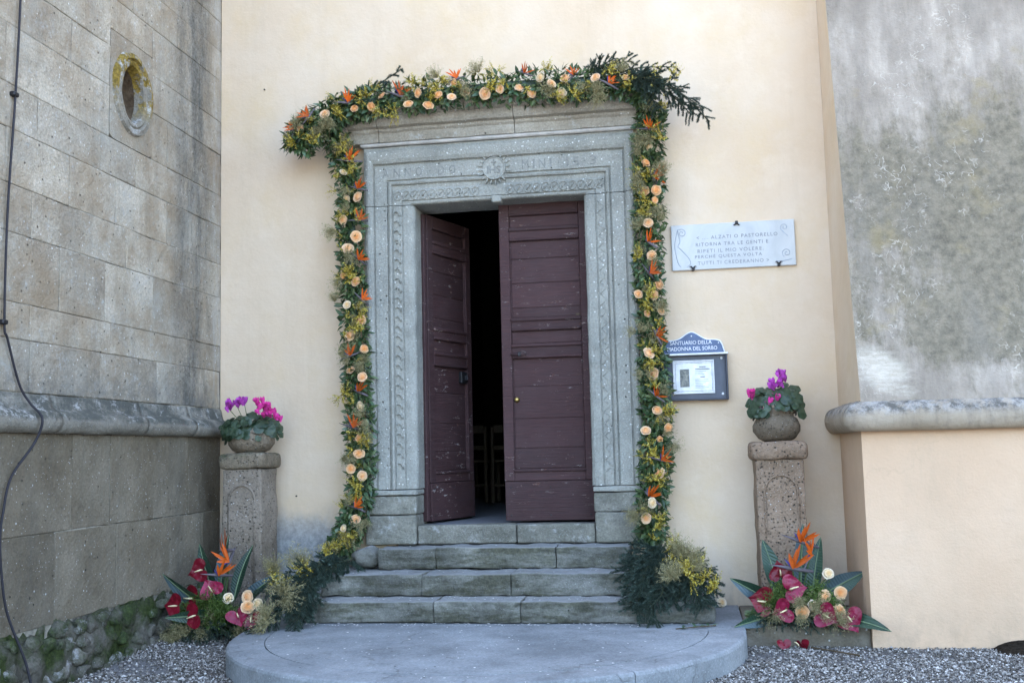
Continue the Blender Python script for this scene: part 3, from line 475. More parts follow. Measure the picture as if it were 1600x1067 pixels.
        for i in range(m):
            a = o+i*3
            if wd[i+1] == 0: s.f += [(a, a+1, o+m*3), (a+1, a+2, o+m*3)]
            else: s.f += [(a, a+1, a+4, a+3), (a+1, a+2, a+5, a+4)]
        return s
    def xf(s, M): s.v = [tuple(M @ V3(p)) for p in s.v]; return s
    def mesh(s, name, mat, off=(0, 0, 0), smooth=False, recalc=True):
        me = bpy.data.meshes.new(name); o = V3(off)
        me.from_pydata([(p[0]-o[0], p[1]-o[1], p[2]-o[2]) for p in s.v] if o.length else s.v, [], s.f); 
        if s.d is not None: at = me.attributes.new('depth', 'FLOAT', 'POINT'); at.data.foreach_set('value', s.d)
        if recalc:
            bm = bmesh.new(); bm.from_mesh(me); bmesh.ops.recalc_face_normals(bm, faces=bm.faces); bm.to_mesh(me); bm.free()
        if smooth: me.polygons.foreach_set('use_smooth', [True]*len(me.polygons))
        me.materials.append(MT[mat]); me.update(); return me
    def build(s, name, mat, parent=None, smooth=False, recalc=True, kind=None):
        me = s.mesh(name, mat, wloc(parent), smooth, recalc); ob = bpy.data.objects.new(name, me); COL.objects.link(ob)
        if parent: ob.parent = parent
        if kind: ob['kind'] = kind
        return ob
def wloc(o):
    p = V3((0, 0, 0))
    while o: p = p + V3(o.location); o = o.parent
    return p
def thing(name, label, cat, loc=(0, 0, 0), group=None):
    o = bpy.data.objects.new(name, None); COL.objects.link(o); o.location = loc; o.empty_display_size = .1; return tag(o, label, cat, group)
def tag(o, label, cat, group=None, kind=None):
    o['label'] = label; o['category'] = cat
    if group: o['group'] = group
    if kind: o['kind'] = kind
    return o
def place(name, me, parent, loc, rot=(0, 0, 0), sc=1.0):
    o = bpy.data.objects.new(name, me); COL.objects.link(o); o.parent = parent; o.location = V3(loc)-wloc(parent)
    o.rotation_euler = rot if not isinstance(rot, Matrix) else rot.to_euler(); o.scale = (sc, sc, sc) if not hasattr(sc, '__len__') else sc; return o
def smooth_path(pts, n):
    pts = [V3(p) for p in pts]; out = []
    for i in range(len(pts)-1):
        p0, p1, p2, p3 = pts[max(i-1, 0)], pts[i], pts[i+1], pts[min(i+2, len(pts)-1)]
        for k in range(n):
            t = k/n; out.append(.5*((2*p1)+(p2-p0)*t+(2*p0-5*p1+4*p2-p3)*t*t+(3*p1-p0-3*p2+p3)*t**3))
    out.append(pts[-1]); return out
def text_mb(txt, w, h, cx, cz, y, ext=.004, spacing=1.0):
    """flat lettering standing in the x-z plane, fitted to w x h round (cx, cz)"""
    cu = bpy.data.curves.new('t', 'FONT'); cu.body = txt; cu.extrude = .02; cu.align_x = 'CENTER'; cu.space_character = spacing; cu.resolution_u = 3
    ob = bpy.data.objects.new('t', cu); COL.objects.link(ob); dg = bpy.context.evaluated_depsgraph_get(); dg.update()
    me = bpy.data.meshes.new_from_object(ob.evaluated_get(dg)); bpy.data.objects.remove(ob); bpy.data.curves.remove(cu)
    vs = [v.co.copy() for v in me.vertices]; fs = [tuple(p.vertices) for p in me.polygons]; bpy.data.meshes.remove(me)
    x0 = min(v.x for v in vs); x1 = max(v.x for v in vs); y0 = min(v.y for v in vs); y1 = max(v.y for v in vs)
    return [(cx+((v.x-x0)/(x1-x0)-.5)*w, y-(v.z/.02)*ext, cz+((v.y-y0)/(y1-y0)-.5)*h) for v in vs], fs
def U(a, b): return random.uniform(a, b)
def sstep(a, b, x): t = min(max((x-a)/(b-a), 0), 1); return t*t*(3-2*t)

# ================================================================== SETTING
def ground_z(x, y): return .02 + .075*sstep(-1.5, -2.35, x)*sstep(-2.3, -.5, y)
def ticks(a, b, fine, far):
    t = [a]
    while t[-1] < b: t.append(t[-1]+fine)
    lo = []; q = a; st = fine
    while q > -far: st *= 1.7; q -= st; lo.append(q)
    hi = []; q = t[-1]; st = fine
    while q < far: st *= 1.7; q += st; hi.append(q)
    return lo[::-1]+t+hi
gx = ticks(-3.2, 5.0, .2, 400); gy = ticks(-4.0, .6, .2, 400)
mb = MB(); mb.v = [(x, y, ground_z(x, y)-.012 if abs(x) < 6 and -6 < y < 2 else .008) for y in gy for x in gx]
nx = len(gx); mb.f = [(j*nx+i, j*nx+i+1, (j+1)*nx+i+1, (j+1)*nx+i) for j in range(len(gy)-1) for i in range(nx-1)]
o = mb.build('ground', 'gravel_bed', smooth=True); o['kind'] = 'structure'

# half-round landing in front of the steps: a curved border and an infill slab
PC, PR, PT = V3((.05, -1.16)), 1.70, .15
lp = bpy.data.objects.new('stone_landing', None); COL.objects.link(lp); lp['kind'] = 'structure'
def ring_piece(a0, a1, r0, r1, seed):
    mb = MB(); n = 26; rows = []
    for i in range(n+1):
        a = a0+(a1-a0)*i/n
        w = lambda r, z, k: (PC[0]+(r+mnoise.noise(V3((a*6, k, seed)))*.008)*cos(a), PC[1]+(r+mnoise.noise(V3((a*6, k, seed)))*.008)*sin(a), z+mnoise.noise(V3((a*4, k, seed+3)))*.003)
        rows.append([w(r1, -.05, 0), w(r1, PT-.022, 0), w(r1-.006, PT-.008, 0), w(r1-.022, PT, 1), w(r0, PT, 2), w(r0, -.05, 2)])
    mb.sweep(range(n+1), lambda i: rows[i]); return mb.build('border_stone', 'platform_stone', lp, smooth=False)
for k, (a0, a1) in enumerate(((-180, -146), (-145.8, -100), (-99.8, -52), (-51.8, 0))): ring_piece(radians(a0), radians(a1), 1.462, PR, k*1.7)
out = [(PC[0]+1.455*cos(a), PC[1]+1.455*sin(a)) for a in [radians(-180+180*i/60) for i in range(61)]]
MB().prism(out, 2, -.05, PT+.001).build('landing_slab', 'platform_stone', lp)
MB().box(-1.65, 1.75, -1.157, -.01, -.05, PT-.0015, .006).build('landing_back', 'platform_stone', lp)

# ---- the church front
church = thing('church_front', 'cream plastered church front wall around the stone portal', 'church wall', (0, 0, 0))
mb = MB(); XR, H = 12.0, 9.0
for (a, b, c, d) in ((-2.38, -.90, -.1, H), (.90, XR, -.1, H), (-.90, .90, 3.62, H), (-.90, .90, -.1, .60)): mb.box(a, b, 0, .5, c, d)
mb.build('plaster_wall', 'plaster', church)
mb = MB(); mb.box(-2.38, XR, .5, 14, H-.3, H); mb.box(XR-.4, XR, .5, 14, 0, H-.3); mb.box(-2.38, XR-.4, 13.6, 14, 0, H-.3); mb.build('outer_shell', 'plaster', church)
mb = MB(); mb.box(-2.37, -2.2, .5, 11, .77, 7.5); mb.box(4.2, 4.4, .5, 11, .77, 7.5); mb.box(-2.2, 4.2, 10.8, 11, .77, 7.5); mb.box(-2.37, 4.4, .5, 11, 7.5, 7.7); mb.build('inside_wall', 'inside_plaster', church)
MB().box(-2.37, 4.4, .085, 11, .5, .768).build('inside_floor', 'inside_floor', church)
mb = MB(); mb.prism([(-1.75, .77), (-1.35, .77), (-1.35, 3.0)] + [(-1.55+.2*cos(a), 3.0+.45*sin(a)) for a in [pi*i/10 for i in range(1, 10)]] + [(-1.75, 3.0)], 1, 10.70, 10.79); mb.build('wall_niche', 'inside_floor', church)

# chairs standing inside, seen through the open leaf
def make_chair(x, y, label):
    t = thing('wooden_chair', label, 'chair', (x, y, .768), 'chairs inside the church')
    for sx in (-.19, .19):
        MB().box(x+sx-.018, x+sx+.018, y-.018, y+.018, .768, 1.62, .004).build('back_leg', 'chair_wood', t)
        MB().box(x+sx-.018, x+sx+.018, y+.36, y+.396, .768, 1.22, .004).build('front_leg', 'chair_wood', t)
    for z, h in ((1.55, .09), (1.36, .05), (.95, .03)): MB().box(x-.172, x+.172, y-.012, y+.012, z, z+h, .003).build('back_rail', 'chair_wood', t)
    MB().box(x-.21, x+.21, y+.02, y+.40, 1.2225, 1.25, .004).build('seat', 'chair_wood', t)
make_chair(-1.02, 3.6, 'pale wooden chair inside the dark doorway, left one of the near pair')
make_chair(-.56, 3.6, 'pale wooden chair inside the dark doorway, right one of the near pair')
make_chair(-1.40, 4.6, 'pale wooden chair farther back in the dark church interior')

# ---- portal
portal = thing('stone_portal', 'carved grey stone door surround with dated lintel and cornice', 'door surround', (0, -.08, .6))
prof = [(0, .30), (0, -.035), (.008, -.055), (.025, -.068), (.05, -.073), (.088, -.073), (.092, -.064), (.098, -.064), (.102, -.076), (.168, -.076), (.172, -.064), (.178, -.066), (.184, -.088), (.196, -.094), (.206, -.088), (.212, -.068), (.218, -.068), (.222, -.084), (.318, -.084), (.322, -.072), (.328, -.072), (.334, -.098), (.350, -.112), (.372, -.116), (.392, -.108), (.402, -.092), (.41, -.09), (.41, .02)]
ZT = 3.345; OX = .69
zk = [(0, 0), (.09, .03), (.10, .035), (.17, .12), (.178, .165), (.21, .2), (.22, .21), (.32, .33), (.33, .345), (.40, .465), (.41, .485)]
def zmap(u):
    for (a, p), (b, q) in zip(zk, zk[1:]):
        if u <= b: return p+(q-p)*(u-a)/(b-a)
    return zk[-1][1]
for sgn in (-1, 1):
    zs = [1.06+(ZT-.006-1.06)*i/30 for i in range(31)]
    def pr(i, sgn=sgn, zs=zs):
        r = []
        for (u, y) in prof:
            worn = 0 if u > .05 or y > .1 else mnoise.noise(V3((zs[i]*5, sgn*3, u*20)))*.008
            r.append((sgn*(OX+u+worn), y-worn*.6, zs[i]))
        return r
    j = MB().sweep(zs, pr).build('jamb', 'portal_stone', portal)
    if sgn < 0:     # overlapping leaf scroll
        for i in range(27):
            z = 3.28-i*.078; mb = MB(); cx = -(OX+.135)
            arc = [(cx-.028+.056*t, -.079-.010*sin(pi*t), z+.030*sin(pi*t*.9)-.035*t) for t in [k/7 for k in range(8)]]
            mb.tube(arc, [.002, .0045, .006, .0065, .0065, .005, .004, .002], 5)
            mb.tube([(cx+.02, -.078, z-.035), (cx+.012, -.086, z-.006), (cx-.004, -.082, z+.01)], [.002, .005, .002], 5); mb.build('carved_leaf', 'portal_stone', j, smooth=True)
    else:           # shallow zigzag
        for i in range(23):
            z = 3.28-i*.092; mb = MB(); cx = OX+.135
            mb.tube([(cx-.026, -.077, z), (cx+.026, -.077, z-.046), (cx-.026, -.077, z-.092)], [.004, .004, .004], 5); mb.build('carved_zigzag', 'portal_stone', j, smooth=True)
# lintel: the mouldings turn the corner in this block
mb = MB(); xs_ = [('L', 0), ('LM', 0)] + [('T', t) for t in [k/24 for k in range(1, 24)]] + [('RM', 0), ('R', 0)]
def lp_(i):
    k, t = xs_[i]; r = []
    for (u, y) in prof:
        z = ZT+zmap(u)
        if k == 'L': r.append((-(OX+u), y, ZT))
        elif k == 'R': r.append((OX+u, y, ZT))
        elif k == 'LM': r.append((-(OX+u), y, z))
        elif k == 'RM': r.append((OX+u, y, z))
        else: r.append((-(OX+u)+2*(OX+u)*t, y+mnoise.noise(V3((t*9, u*15, 2)))*.003, z+mnoise.noise(V3((t*8, u*4, 7)))*.005))
    return r
lintel = mb.sweep(xs_, lp_).build('lintel', 'portal_stone', portal)
for txt, xa, xb in (('ANNO·DO', -.965, -.315), ('MINI·15·3', .20, .81)):
    for k, ch in enumerate(txt):
        cx = xa+(xb-xa)*(k+.5)/len(txt)
        if ch == '·': MB().box(cx-.007, cx+.007, -.090, -.083, 3.605, 3.619, .003).build('carved_dot', 'carved_shade', lintel)
        else: MB().add(*text_mb(ch, .016 if ch in 'I1' else .052, .072, cx, 3.612, -.0845, .0025)).build('carved_letter', 'carved_shade', lintel)
# sun emblem
em = MB(); c0 = (-.02, 3.597)
em.prism([(c0[0]+.088*cos(a), c0[1]+.088*sin(a)) for a in [2*pi*k/36 for k in range(36)]], 1, -.092, -.062); sunb = em.build('sun_emblem', 'portal_stone', lintel)
mb = MB(); mb.tube([(c0[0]+.088*cos(a), -.094, c0[1]+.088*sin(a)) for a in [2*pi*k/40 for k in range(41)]], .006, 5, False); mb.build('emblem_rim', 'portal_stone', lintel, True)
MB().add(*text_mb('IHS', .105, .06, c0[0], c0[1]-.012, -.093, .006)).build('emblem_letters', 'carved_shade', lintel)
mb = MB(); mb.box(c0[0]-.004, c0[0]+.004, -.100, -.090, c0[1]+.02, c0[1]+.072); mb.box(c0[0]-.02, c0[0]+.02, -.0995, -.090, c0[1]+.045, c0[1]+.053); mb.build('emblem_cross', 'carved_shade', lintel)
for k in range(20):
    a = 2*pi*k/20+.1; r1 = .142 if k % 2 else .130
    pts = [(c0[0]+r*cos(a)+w*cos(a+pi/2), c0[1]+r*sin(a)+w*sin(a+pi/2)) for r, w in ((.100, .006), (.118, .004), (r1, 0), (.118, -.006), (.100, -.004))]
    MB().prism(pts, 1, -.097, -.066).build('emblem_ray', 'portal_stone', lintel)
for k in range(24):
    x = -.82+k*.0713
    if abs(x-c0[0]) < .09: continue
    mb = MB(); mb.tube([(x+.031*cos(a)*(1+.15*sin(3*a)), -.079, 3.424+.036*sin(a)) for a in [2*pi*i/14 for i in range(15)]], .006, 5, False); mb.tube([(x-.015, -.079, 3.405), (x, -.084, 3.43), (x+.014, -.079, 3.445)], [.003, .009, .003], 5)
    mb.build('carved_loop', 'portal_stone', lintel, True)
# little keystone scroll under the lintel
MB().rbox(-.05, .03, -.086, .02, 3.322, 3.378, .014, .008, .03, 3).build('keystone', 'portal_stone', portal)
MB().box(-1.125, 1.10, -.122, .01, 3.8325, 3.862, .008, .002).build('lime_fillet', 'lime', portal)
cprof = [(.01, 3.8635), (-.126, 3.8635), (-.136, 3.90), (-.132, 3.935), (-.150, 3.95), (-.152, 3.968), (-.192, 3.978), (-.206, 4.0), (-.212, 4.055), (-.236, 4.066), (-.262, 4.10), (-.272, 4.17), (-.26, 4.205), (.01, 4.225)]
for (xa, xb, sd) in ((-1.215, -.962, 1), (-.956, .16, 2), (.166, 1.172, 3)):
    n = max(6, int((xb-xa)/.05)); xs2 = [xa+(xb-xa)*k/n for k in range(n+1)]
    def cp(i, xs2=xs2, xa=xa, xb=xb, n=n, sd=sd):
        end = max(0, 1-min(xs2[i]+1.215, 1.172-xs2[i])/.06)*.02
        return [(xs2[i], min(y+end*(-y*6), .01)+mnoise.noise(V3((xs2[i]*7, z*9, sd)))*.008, z+mnoise.noise(V3((xs2[i]*6, y*9, sd+4)))*.006-(.006 if z > 4 else 0)) for (y, z) in cprof]
    MB().sweep(xs2, cp).build('cornice_stone', 'cornice_stone', portal)
# feet of the jambs and the threshold
for sgn in (-1, 1):
    a, b = sorted((sgn*.695, sgn*1.105))
    MB().rbox(a, b, -.105, .30, 1.012, 1.054, .012, .004, .05, 5+sgn).build('jamb_base', 'portal_stone', portal)
    MB().rbox(a+(.005 if sgn > 0 else 0), b-(0 if sgn > 0 else .005), -.093, .30, .862, 1.006, .012, .004, .06, 9+sgn).build('plinth_block', 'plinth_stone', portal)
    a, b = sorted((sgn*.705, sgn*1.115)); MB().rbox(a, b, -.10, .28, .628, .857, .018, .006, .06, 13+sgn).build('plinth_block', 'plinth_stone', portal)
for (a, b, sd) in ((-.700, .085, 1), (.091, .700, 2)): MB().rbox(a, b, -.07, .08, .628, .773, .014, .006, .06, sd).build('threshold_stone', 'plinth_stone', portal)

# ---- steps
steps = thing('stone_steps', 'three worn mossy stone steps leading up to the open door', 'steps', (0, -.5, PT))
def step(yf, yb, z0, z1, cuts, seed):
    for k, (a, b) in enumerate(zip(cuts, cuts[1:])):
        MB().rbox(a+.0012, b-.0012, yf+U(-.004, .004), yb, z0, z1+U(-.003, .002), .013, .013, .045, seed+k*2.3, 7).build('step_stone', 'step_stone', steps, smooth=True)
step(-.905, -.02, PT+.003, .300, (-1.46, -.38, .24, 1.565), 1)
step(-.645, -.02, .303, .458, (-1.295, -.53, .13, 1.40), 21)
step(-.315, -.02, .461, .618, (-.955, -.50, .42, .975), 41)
mb = MB(); bm = bmesh.new(); bmesh.ops.create_icosphere(bm, subdivisions=3, radius=1)
for v in bm.verts: p = v.co; k = 1+mnoise.noise(p*1.6+V3((4, 1, 2)))*.25; v.co = V3((-1.06+p.x*.115*k, -.22+p.y*.13*k, .545+p.z*.088*k))
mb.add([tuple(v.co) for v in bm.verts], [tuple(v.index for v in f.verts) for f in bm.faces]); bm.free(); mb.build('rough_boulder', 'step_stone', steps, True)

# low stone ledge beside the landing, under the right pedestal
led = tag(MB().rbox(1.754, 2.556, -.965, -.004, .0, .147, .014, .008, .08, 2).build('stone_ledge', 'tuff_low'), 'low grey stone ledge at the foot of the wall under the right pedestal', 'ledge')

# ---- doors
def door_leaf(root, hinge, udir, nrm, W, z0, z1, seed, mat):
    u, n = V3(udir), V3(nrm)
    def T(mb):
        mb.v = [tuple(V3((hinge[0], hinge[1], 0)) + u*p[0] + n*p[1] + V3((0, 0, p[2]))) for p in mb.v]; return mb
    def bx(name, a, b, c, d, e, f, bev=.004, mt=mat, par=root): return T(MB().box(a, b, c, d, e, f, bev, .0008)).build(name, mt, par)
    sc = (z1-z0)/(3.36-.785)
    Z = lambda z: z0+(z-.785)*sc
    sw = .082
    bx('backing_board', .01, W-.01, -.05, .0, Z(.79), Z(3.355), .002)
    for a in (0, W-sw): bx('stile', a, a+sw, -.046, .028, Z(1.10), Z(3.36))
    rails = [(3.262, 3.36), (3.052, 3.128), (2.315, 2.388), (2.092, 2.178), (1.100, 1.180)]
    for a, b in rails: bx('rail', sw+.001, W-sw-.001, -.044, .026, Z(a), Z(b))
    # raised moulding along the lower edge of each panel, and a thin bead over the top
    for a, b in ((3.128, .022), (2.388, .020), (2.178, .018), (1.180, .014)): bx('panel_moulding', sw-.004, W-sw+.004, .002, .040, Z(a)-.012, Z(a)+b, .008)
    for a in (3.262, 3.052, 2.315, 2.092): bx('panel_bead', sw+.002, W-sw-.002, .001, .034, Z(a)-.014, Z(a)+.008, .006)
    rows = [(3.150, 3.247), (2.890, 3.037), (2.690, 2.887), (2.489, 2.687), (2.409, 2.486), (2.197, 2.300), (1.851, 2.077), (1.594, 1.848), (1.357, 1.591), (1.195, 1.354)]
    for k, (a, b) in enumerate(rows):
        bx('plank', sw+.002, W-sw-.002, -.02, .006+random.uniform(-.0025, .0025), Z(a)+.0015, Z(b)-.0015, .004, 'door_paint_worn' if k in (3, 4, 5, 6) else mat)
    for q in (sw, W-sw-.012): bx('side_bead', q+.0015, q+.0105, .0015, .018, Z(1.20), Z(2.07), .003); bx('side_bead', q+.0015, q+.0105, .0015, .018, Z(2.41), Z(3.03), .003)
    kp = bx('kick_plate', .004, W-.004, -.045, .034, Z(.787), Z(1.096), .004)
    for qx in (.05, W*.5, W-.05):
        for qz in (.83, 1.05): T(MB().box(qx-.006, qx+.006, .033, .038, Z(qz)-.006, Z(qz)+.006, .002)).build('nail', 'iron', kp)
    return T, Z, bx
dr = thing('door_leaf', 'closed right leaf of the dark maroon panelled wooden door', 'door', (.69, .15, .785))
T, Z, bx = door_leaf(dr, (.705, .165), (-1, 0, 0), (0, -1, 0), .735, .785, 3.362, 1, 'door_paint')
kb = T(MB().lathe((0, 0, 0), [(.001, .030), (.016, .028), (.018, .018), (.012, .006), (.022, .002), (.022, -.002)], 16).xf(Matrix.Translation((.622, .008, 1.748)) @ Matrix.Rotation(radians(-90), 4, 'X'))).build('brass_lock', 'brass', dr, True)
T(MB().tube([(.66, .05, 2.112), (.53, .05, 2.112)], .010, 8)).build('bolt_bar', 'door_paint', dr, True)
bx('bolt_bracket', .575, .600, .028, .062, 2.095, 2.13, .004, 'iron', dr)
bx('lock_scar', .095, .125, .006, .010, 2.37, 2.43, .002, 'chair_wood', dr)
dl = thing('door_leaf', 'left leaf of the dark maroon panelled door, swung inwards', 'door', (-.69, .17, .785))
ang = radians(71); T, Z, bx = door_leaf(dl, (-.672, .19), (cos(ang), sin(ang), 0), (sin(ang), -cos(ang), 0), .70, .787, 3.318, 2, 'door_paint')
bx('lock_box', .50, .60, .006, .040, 1.93, 2.03, .006, 'iron', dl); bx('lock_handle', .545, .56, .040, .07, 1.955, 2.00, .004, 'iron', dl)
bx('hinge_post', -.045, -.004, -.045, .02, .79, 3.316, .006, 'door_paint', dl)

# ---- side wall of squared blocks, at right angles to the front
X0 = -2.38
wall = thing('stone_block_wall', 'tall weathered tuff block wall with roll moulding, left of the church front', 'stone wall', (X0, -1.8, 0))
mb = MB(); NA_ = (-1.785, -1.19, 3.533, 4.30)
for a, b, c, d in ((-3.7, 14, -.1, NA_[2]), (-3.7, 14, NA_[3], 5.7), (-3.7, NA_[0], NA_[2], NA_[3]), (NA_[1], 14, NA_[2], NA_[3])): mb.box(-7, X0-.006, a, b, c, d)
mb.build('mortar_core', 'mortar', wall)
MB().box(-7, X0-.004, -3.7, 14, 5.7, 12).build('upper_wall', 'tuff', wall)
NY0, NY1, NZ0, NZ1 = -1.785, -1.19, 3.533, 4.30
rows = [(.37, .917, (-2.95, -2.33, -1.62, -.86, -.33), 'tuff_low'), (.917, 1.512, (-2.9, -2.16, -1.711, -1.124, -.574, -.27), 'tuff_low'),
        (1.745, 2.05, (-2.63, -1.86, -1.085, -.3), 'tuff'), (2.05, 2.26, (-2.64, -1.738, -.898, -.40), 'tuff'), (2.26, 2.665, (-2.95, -2.34, -1.81, -1.154, -.45), 'tuff'),
        (2.665, 2.945, (-2.64, -1.54, -.81), 'tuff'), (2.945, 3.27, (-2.9, -2.254, -1.69, -.95, -.28), 'tuff'), (3.27, 3.533, (-2.6, -1.889, -1.42, -.6), 'tuff'),
        (3.533, 3.888, (-2.92, NY0, NY1, -.954, -.3), 'tuff'), (3.888, 4.17, (-2.254, NY0, NY1, -.715), 'tuff'), (4.17, 4.53, (-2.9, -2.1, NY0, NY1, -.42), 'tuff'),
        (4.53, 4.79, (-2.4, -1.48, -.8), 'tuff'), (4.79, 5.05, (-2.8, -2.0, -1.1, -.3), 'tuff'), (5.05, 5.35, (-2.5, -1.6, -.7), 'tuff'), (5.35, 5.70, (-2.2, -1.2, -.4), 'tuff')]
for (z0, z1, js, mt) in rows:
    ys = [-3.70]+list(js)+[-.003]
    for a, b in zip(ys, ys[1:]):
        za, zb = z0, z1
        if abs(a-NY0) < .001 and abs(b-NY1) < .001:
            if z1 <= NZ1: continue
            if z0 < NZ1 < z1: za = NZ1
        g = U(.0006, .0022); pr = U(-.002, .003)
        MB().rbox(X0-.20, X0+pr, a+g, b-g, za+.001, zb-.0015, .007, U(.004, .009), .3, U(0, 50), 5).build('stone_block', mt, wall)
# oval niche cut in one slab
N = 56; oy, oz = (NY0+NY1)/2+.0, 3.925; mb = MB(); rings = []
def rect_pt(a):
    dy, dz = cos(a), sin(a); k = min(((NY1-oy-.003) if dy > 0 else (oy-NY0-.003))/max(abs(dy), 1e-6), ((NZ1-oz-.003) if dz > 0 else (oz-NZ0-.003))/max(abs(dz), 1e-6)); return oy+dy*k, oz+dz*k
def ov(ry, rz, x, amp=.006): return [(x+mnoise.noise(V3((cos(a)*2, sin(a)*2, ry*9)))*amp, oy+ry*cos(a)*(1+mnoise.noise(V3((cos(a)*3, sin(a)*3, rz)))*.04), oz+rz*sin(a)) for a in [2*pi*k/N for k in range(N)]]
rings = [[(X0-.34, *rect_pt(2*pi*k/N)) for k in range(N)], [(X0, *rect_pt(2*pi*k/N)) for k in range(N)], ov(.272, .300, X0), ov(.262, .292, X0+.022), ov(.222, .258, X0+.028), ov(.208, .246, X0+.008), ov(.190, .232, X0+.020), ov(.155, .208, X0+.012), ov(.142, .195, X0-.06), ov(.128, .185, X0-.20), ov(.118, .172, X0-.32), ov(.02, .03, X0-.33)]
for r in rings: mb.v += r
for i in range(len(rings)-1):
    for k in range(N): mb.f.append((i*N+k, i*N+(k+1)%N, (i+1)*N+(k+1)%N, (i+1)*N+k))
mb.f.append(tuple((len(rings)-1)*N+k for k in range(N))); o = mb.build('oval_niche', 'oval_stone', wall); o.data.materials.append(MT['tuff'])
for i, p in enumerate(o.data.polygons):
    if i < 2*N: p.material_index = 1
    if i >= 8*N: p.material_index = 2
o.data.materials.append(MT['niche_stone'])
# roll moulding, stone by stone
rp = [(-.01, 1.515), (.012, 1.515), (.03, 1.508)] + [(.028+.068*cos(a), 1.578+.070*sin(a)) for a in [radians(-80+k*20) for k in range(9)]] + [(.030, 1.654), (.006, 1.735), (-.01, 1.743)]
for k, (a, b) in enumerate(((-3.70, -2.42), (-2.415, -1.36), (-1.355, -.62), (-.615, -.004))):
    n = int((b-a)/.05); ys = [a+(b-a)*i/n for i in range(n+1)]
    MB().sweep(ys, lambda i: [(X0+x, ys[i], z) for x, z in rp], .009, k*3.0).build('roll_moulding', 'roll_stone', wall, True)
# rough footing of field stones
mb = MB(); ysf = [-3.70+.04*i for i in range(93)]
mb.sweep(ysf, lambda i: [(X0-.02, ysf[i], -.05), (X0+.075, ysf[i], -.05), (X0+.062, ysf[i], .05), (X0+.055, ysf[i], .1), (X0+.05, ysf[i], .16), (X0+.04, ysf[i], .22), (X0+.03, ysf[i], .28), (X0+.008, ysf[i], .345+.04*sin(i*1.7)), (X0-.02, ysf[i], .38)], .05, 2).build('footing_mortar', 'rubble_mortar', wall, True)
bm = bmesh.new(); bmesh.ops.create_icosphere(bm, subdivisions=2, radius=1); IV = [v.co.copy() for v in bm.verts]; IF = [tuple(v.index for v in f.verts) for f in bm.faces]; bm.free()
spots = []; tries = 0
while len(spots) < 62 and tries < 4000:
    tries += 1; y = U(-3.65, -.08); r = U(.05, .125); z = U(.03, .33); 
    if all(abs(y-q[0]) > (r+q[2])*.92 or abs(z-q[1]) > (r+q[2])*.62 for q in spots): spots.append((y, z, r))
for k, (y, z, r) in enumerate(spots):
    e = V3((U(0, 9), k*1.3, 2)); vs = []
    for p in IV:
        q = 1+mnoise.noise(p*1.1+e)*.75+mnoise.noise(p*3.5+e)*.25; h_ = V3((p.x, p.y, p.z)); h_ = V3([math.copysign(abs(c_)**.8, c_) for c_ in h_]); vs.append((X0+.020+(.33-z)*.11+h_.x*.040*q, y+h_.y*r*1.0*q, z+h_.z*r*.66*q))
    MB().add(vs, IF).build('field_stone', 'rubble', wall, True)
# patch of fallen render on the lower wall
def lump(name, par, c, s, mt, seed, amp=.35):
    vs = []
    for p in IV: q = 1+mnoise.noise(p*1.8+V3((seed, 0, 1)))*amp; vs.append((c[0]+p.x*s[0]*q, c[1]+p.y*s[1]*q, c[2]+p.z*s[2]*q))
    return MB().add(vs, IF).build(name, mt, par, True)


# cable hanging down the side wall
cb = smooth_path([(X0+.02, y, z) for y, z in ((-2.80, 5.2), (-2.827, 4.056), (-2.854, 3.463), (-2.9, 2.769), (-2.905, 2.142), (-2.872, 2.036), (-2.755, 1.788))] + [(X0+.055, -2.70, 1.68), (X0+.118, -2.676, 1.59), (X0+.09, -2.695, 1.458), (X0+.03, -2.824, 1.259), (X0+.02, -2.875, 1.066), (X0+.02, -2.898, .927), (X0+.022, -2.878, .715), (X0+.035, -2.836, .5), (X0+.10, -2.76, .23), (X0+.13, -2.723, .03)], 8)
cable = thing('hanging_cable', 'thin dark cable running down the left stone wall over its moulding', 'cable', (X0+.02, -2.72, .02))
MB().tube(cb, .0075, 6).build('cable_run', 'black_cable', cable, True)
for y, z in ((-2.853, 3.47), (-2.906, 2.13)): MB().box(X0-.004, X0+.034, y-.03, y+.02, z-.014, z+.014, .006).build('cable_clip', 'iron', cable)

# ---- buttress at the right
bt = thing('plastered_buttress', 'battered buttress with weathered grey upper face, right of the church front', 'buttress', (2.56, -.5, 0))
XB = 2.556
def yf(z): return -(1.046-.19*(z-1.627))
mb = MB(); n = 16; zs = [1.60+(9.0-1.60)*i/n for i in range(n+1)]
mb.v = []
for z in zs: mb.v += [(XB+.004, -.002, z), (XB+.004, min(yf(z), -.02), z), (6.5, min(yf(z), -.02), z), (6.5, -.002, z)]
for i in range(n):
    for k in range(4): mb.f.append((i*4+k, i*4+(k+1) % 4, (i+1)*4+(k+1) % 4, (i+1)*4+k))
mb.f += [(0, 1, 2, 3), tuple(n*4+k for k in (3, 2, 1, 0))]
ub = mb.build('upper_face', 'plaster_weathered', bt); ub.data.materials.append(MT['plaster'])
for p in ub.data.polygons:
    if p.normal.x < -.5: p.material_index = 1
mb = MB(); mb.v = []
for z, yy in ((-.1, -1.0), (.5, -1.0), (1.0, -1.003), (1.45, -1.005)): mb.v += [(XB+.002, -.002, z), (XB+.002, yy, z), (6.5, yy, z), (6.5, -.002, z)]
for i in range(3):
    for k in range(4): mb.f.append((i*4+k, i*4+(k+1) % 4, (i+1)*4+(k+1) % 4, (i+1)*4+k))
mb.f += [(0, 1, 2, 3), (15, 14, 13, 12)]; mb.build('lower_face', 'plaster_pale', bt)
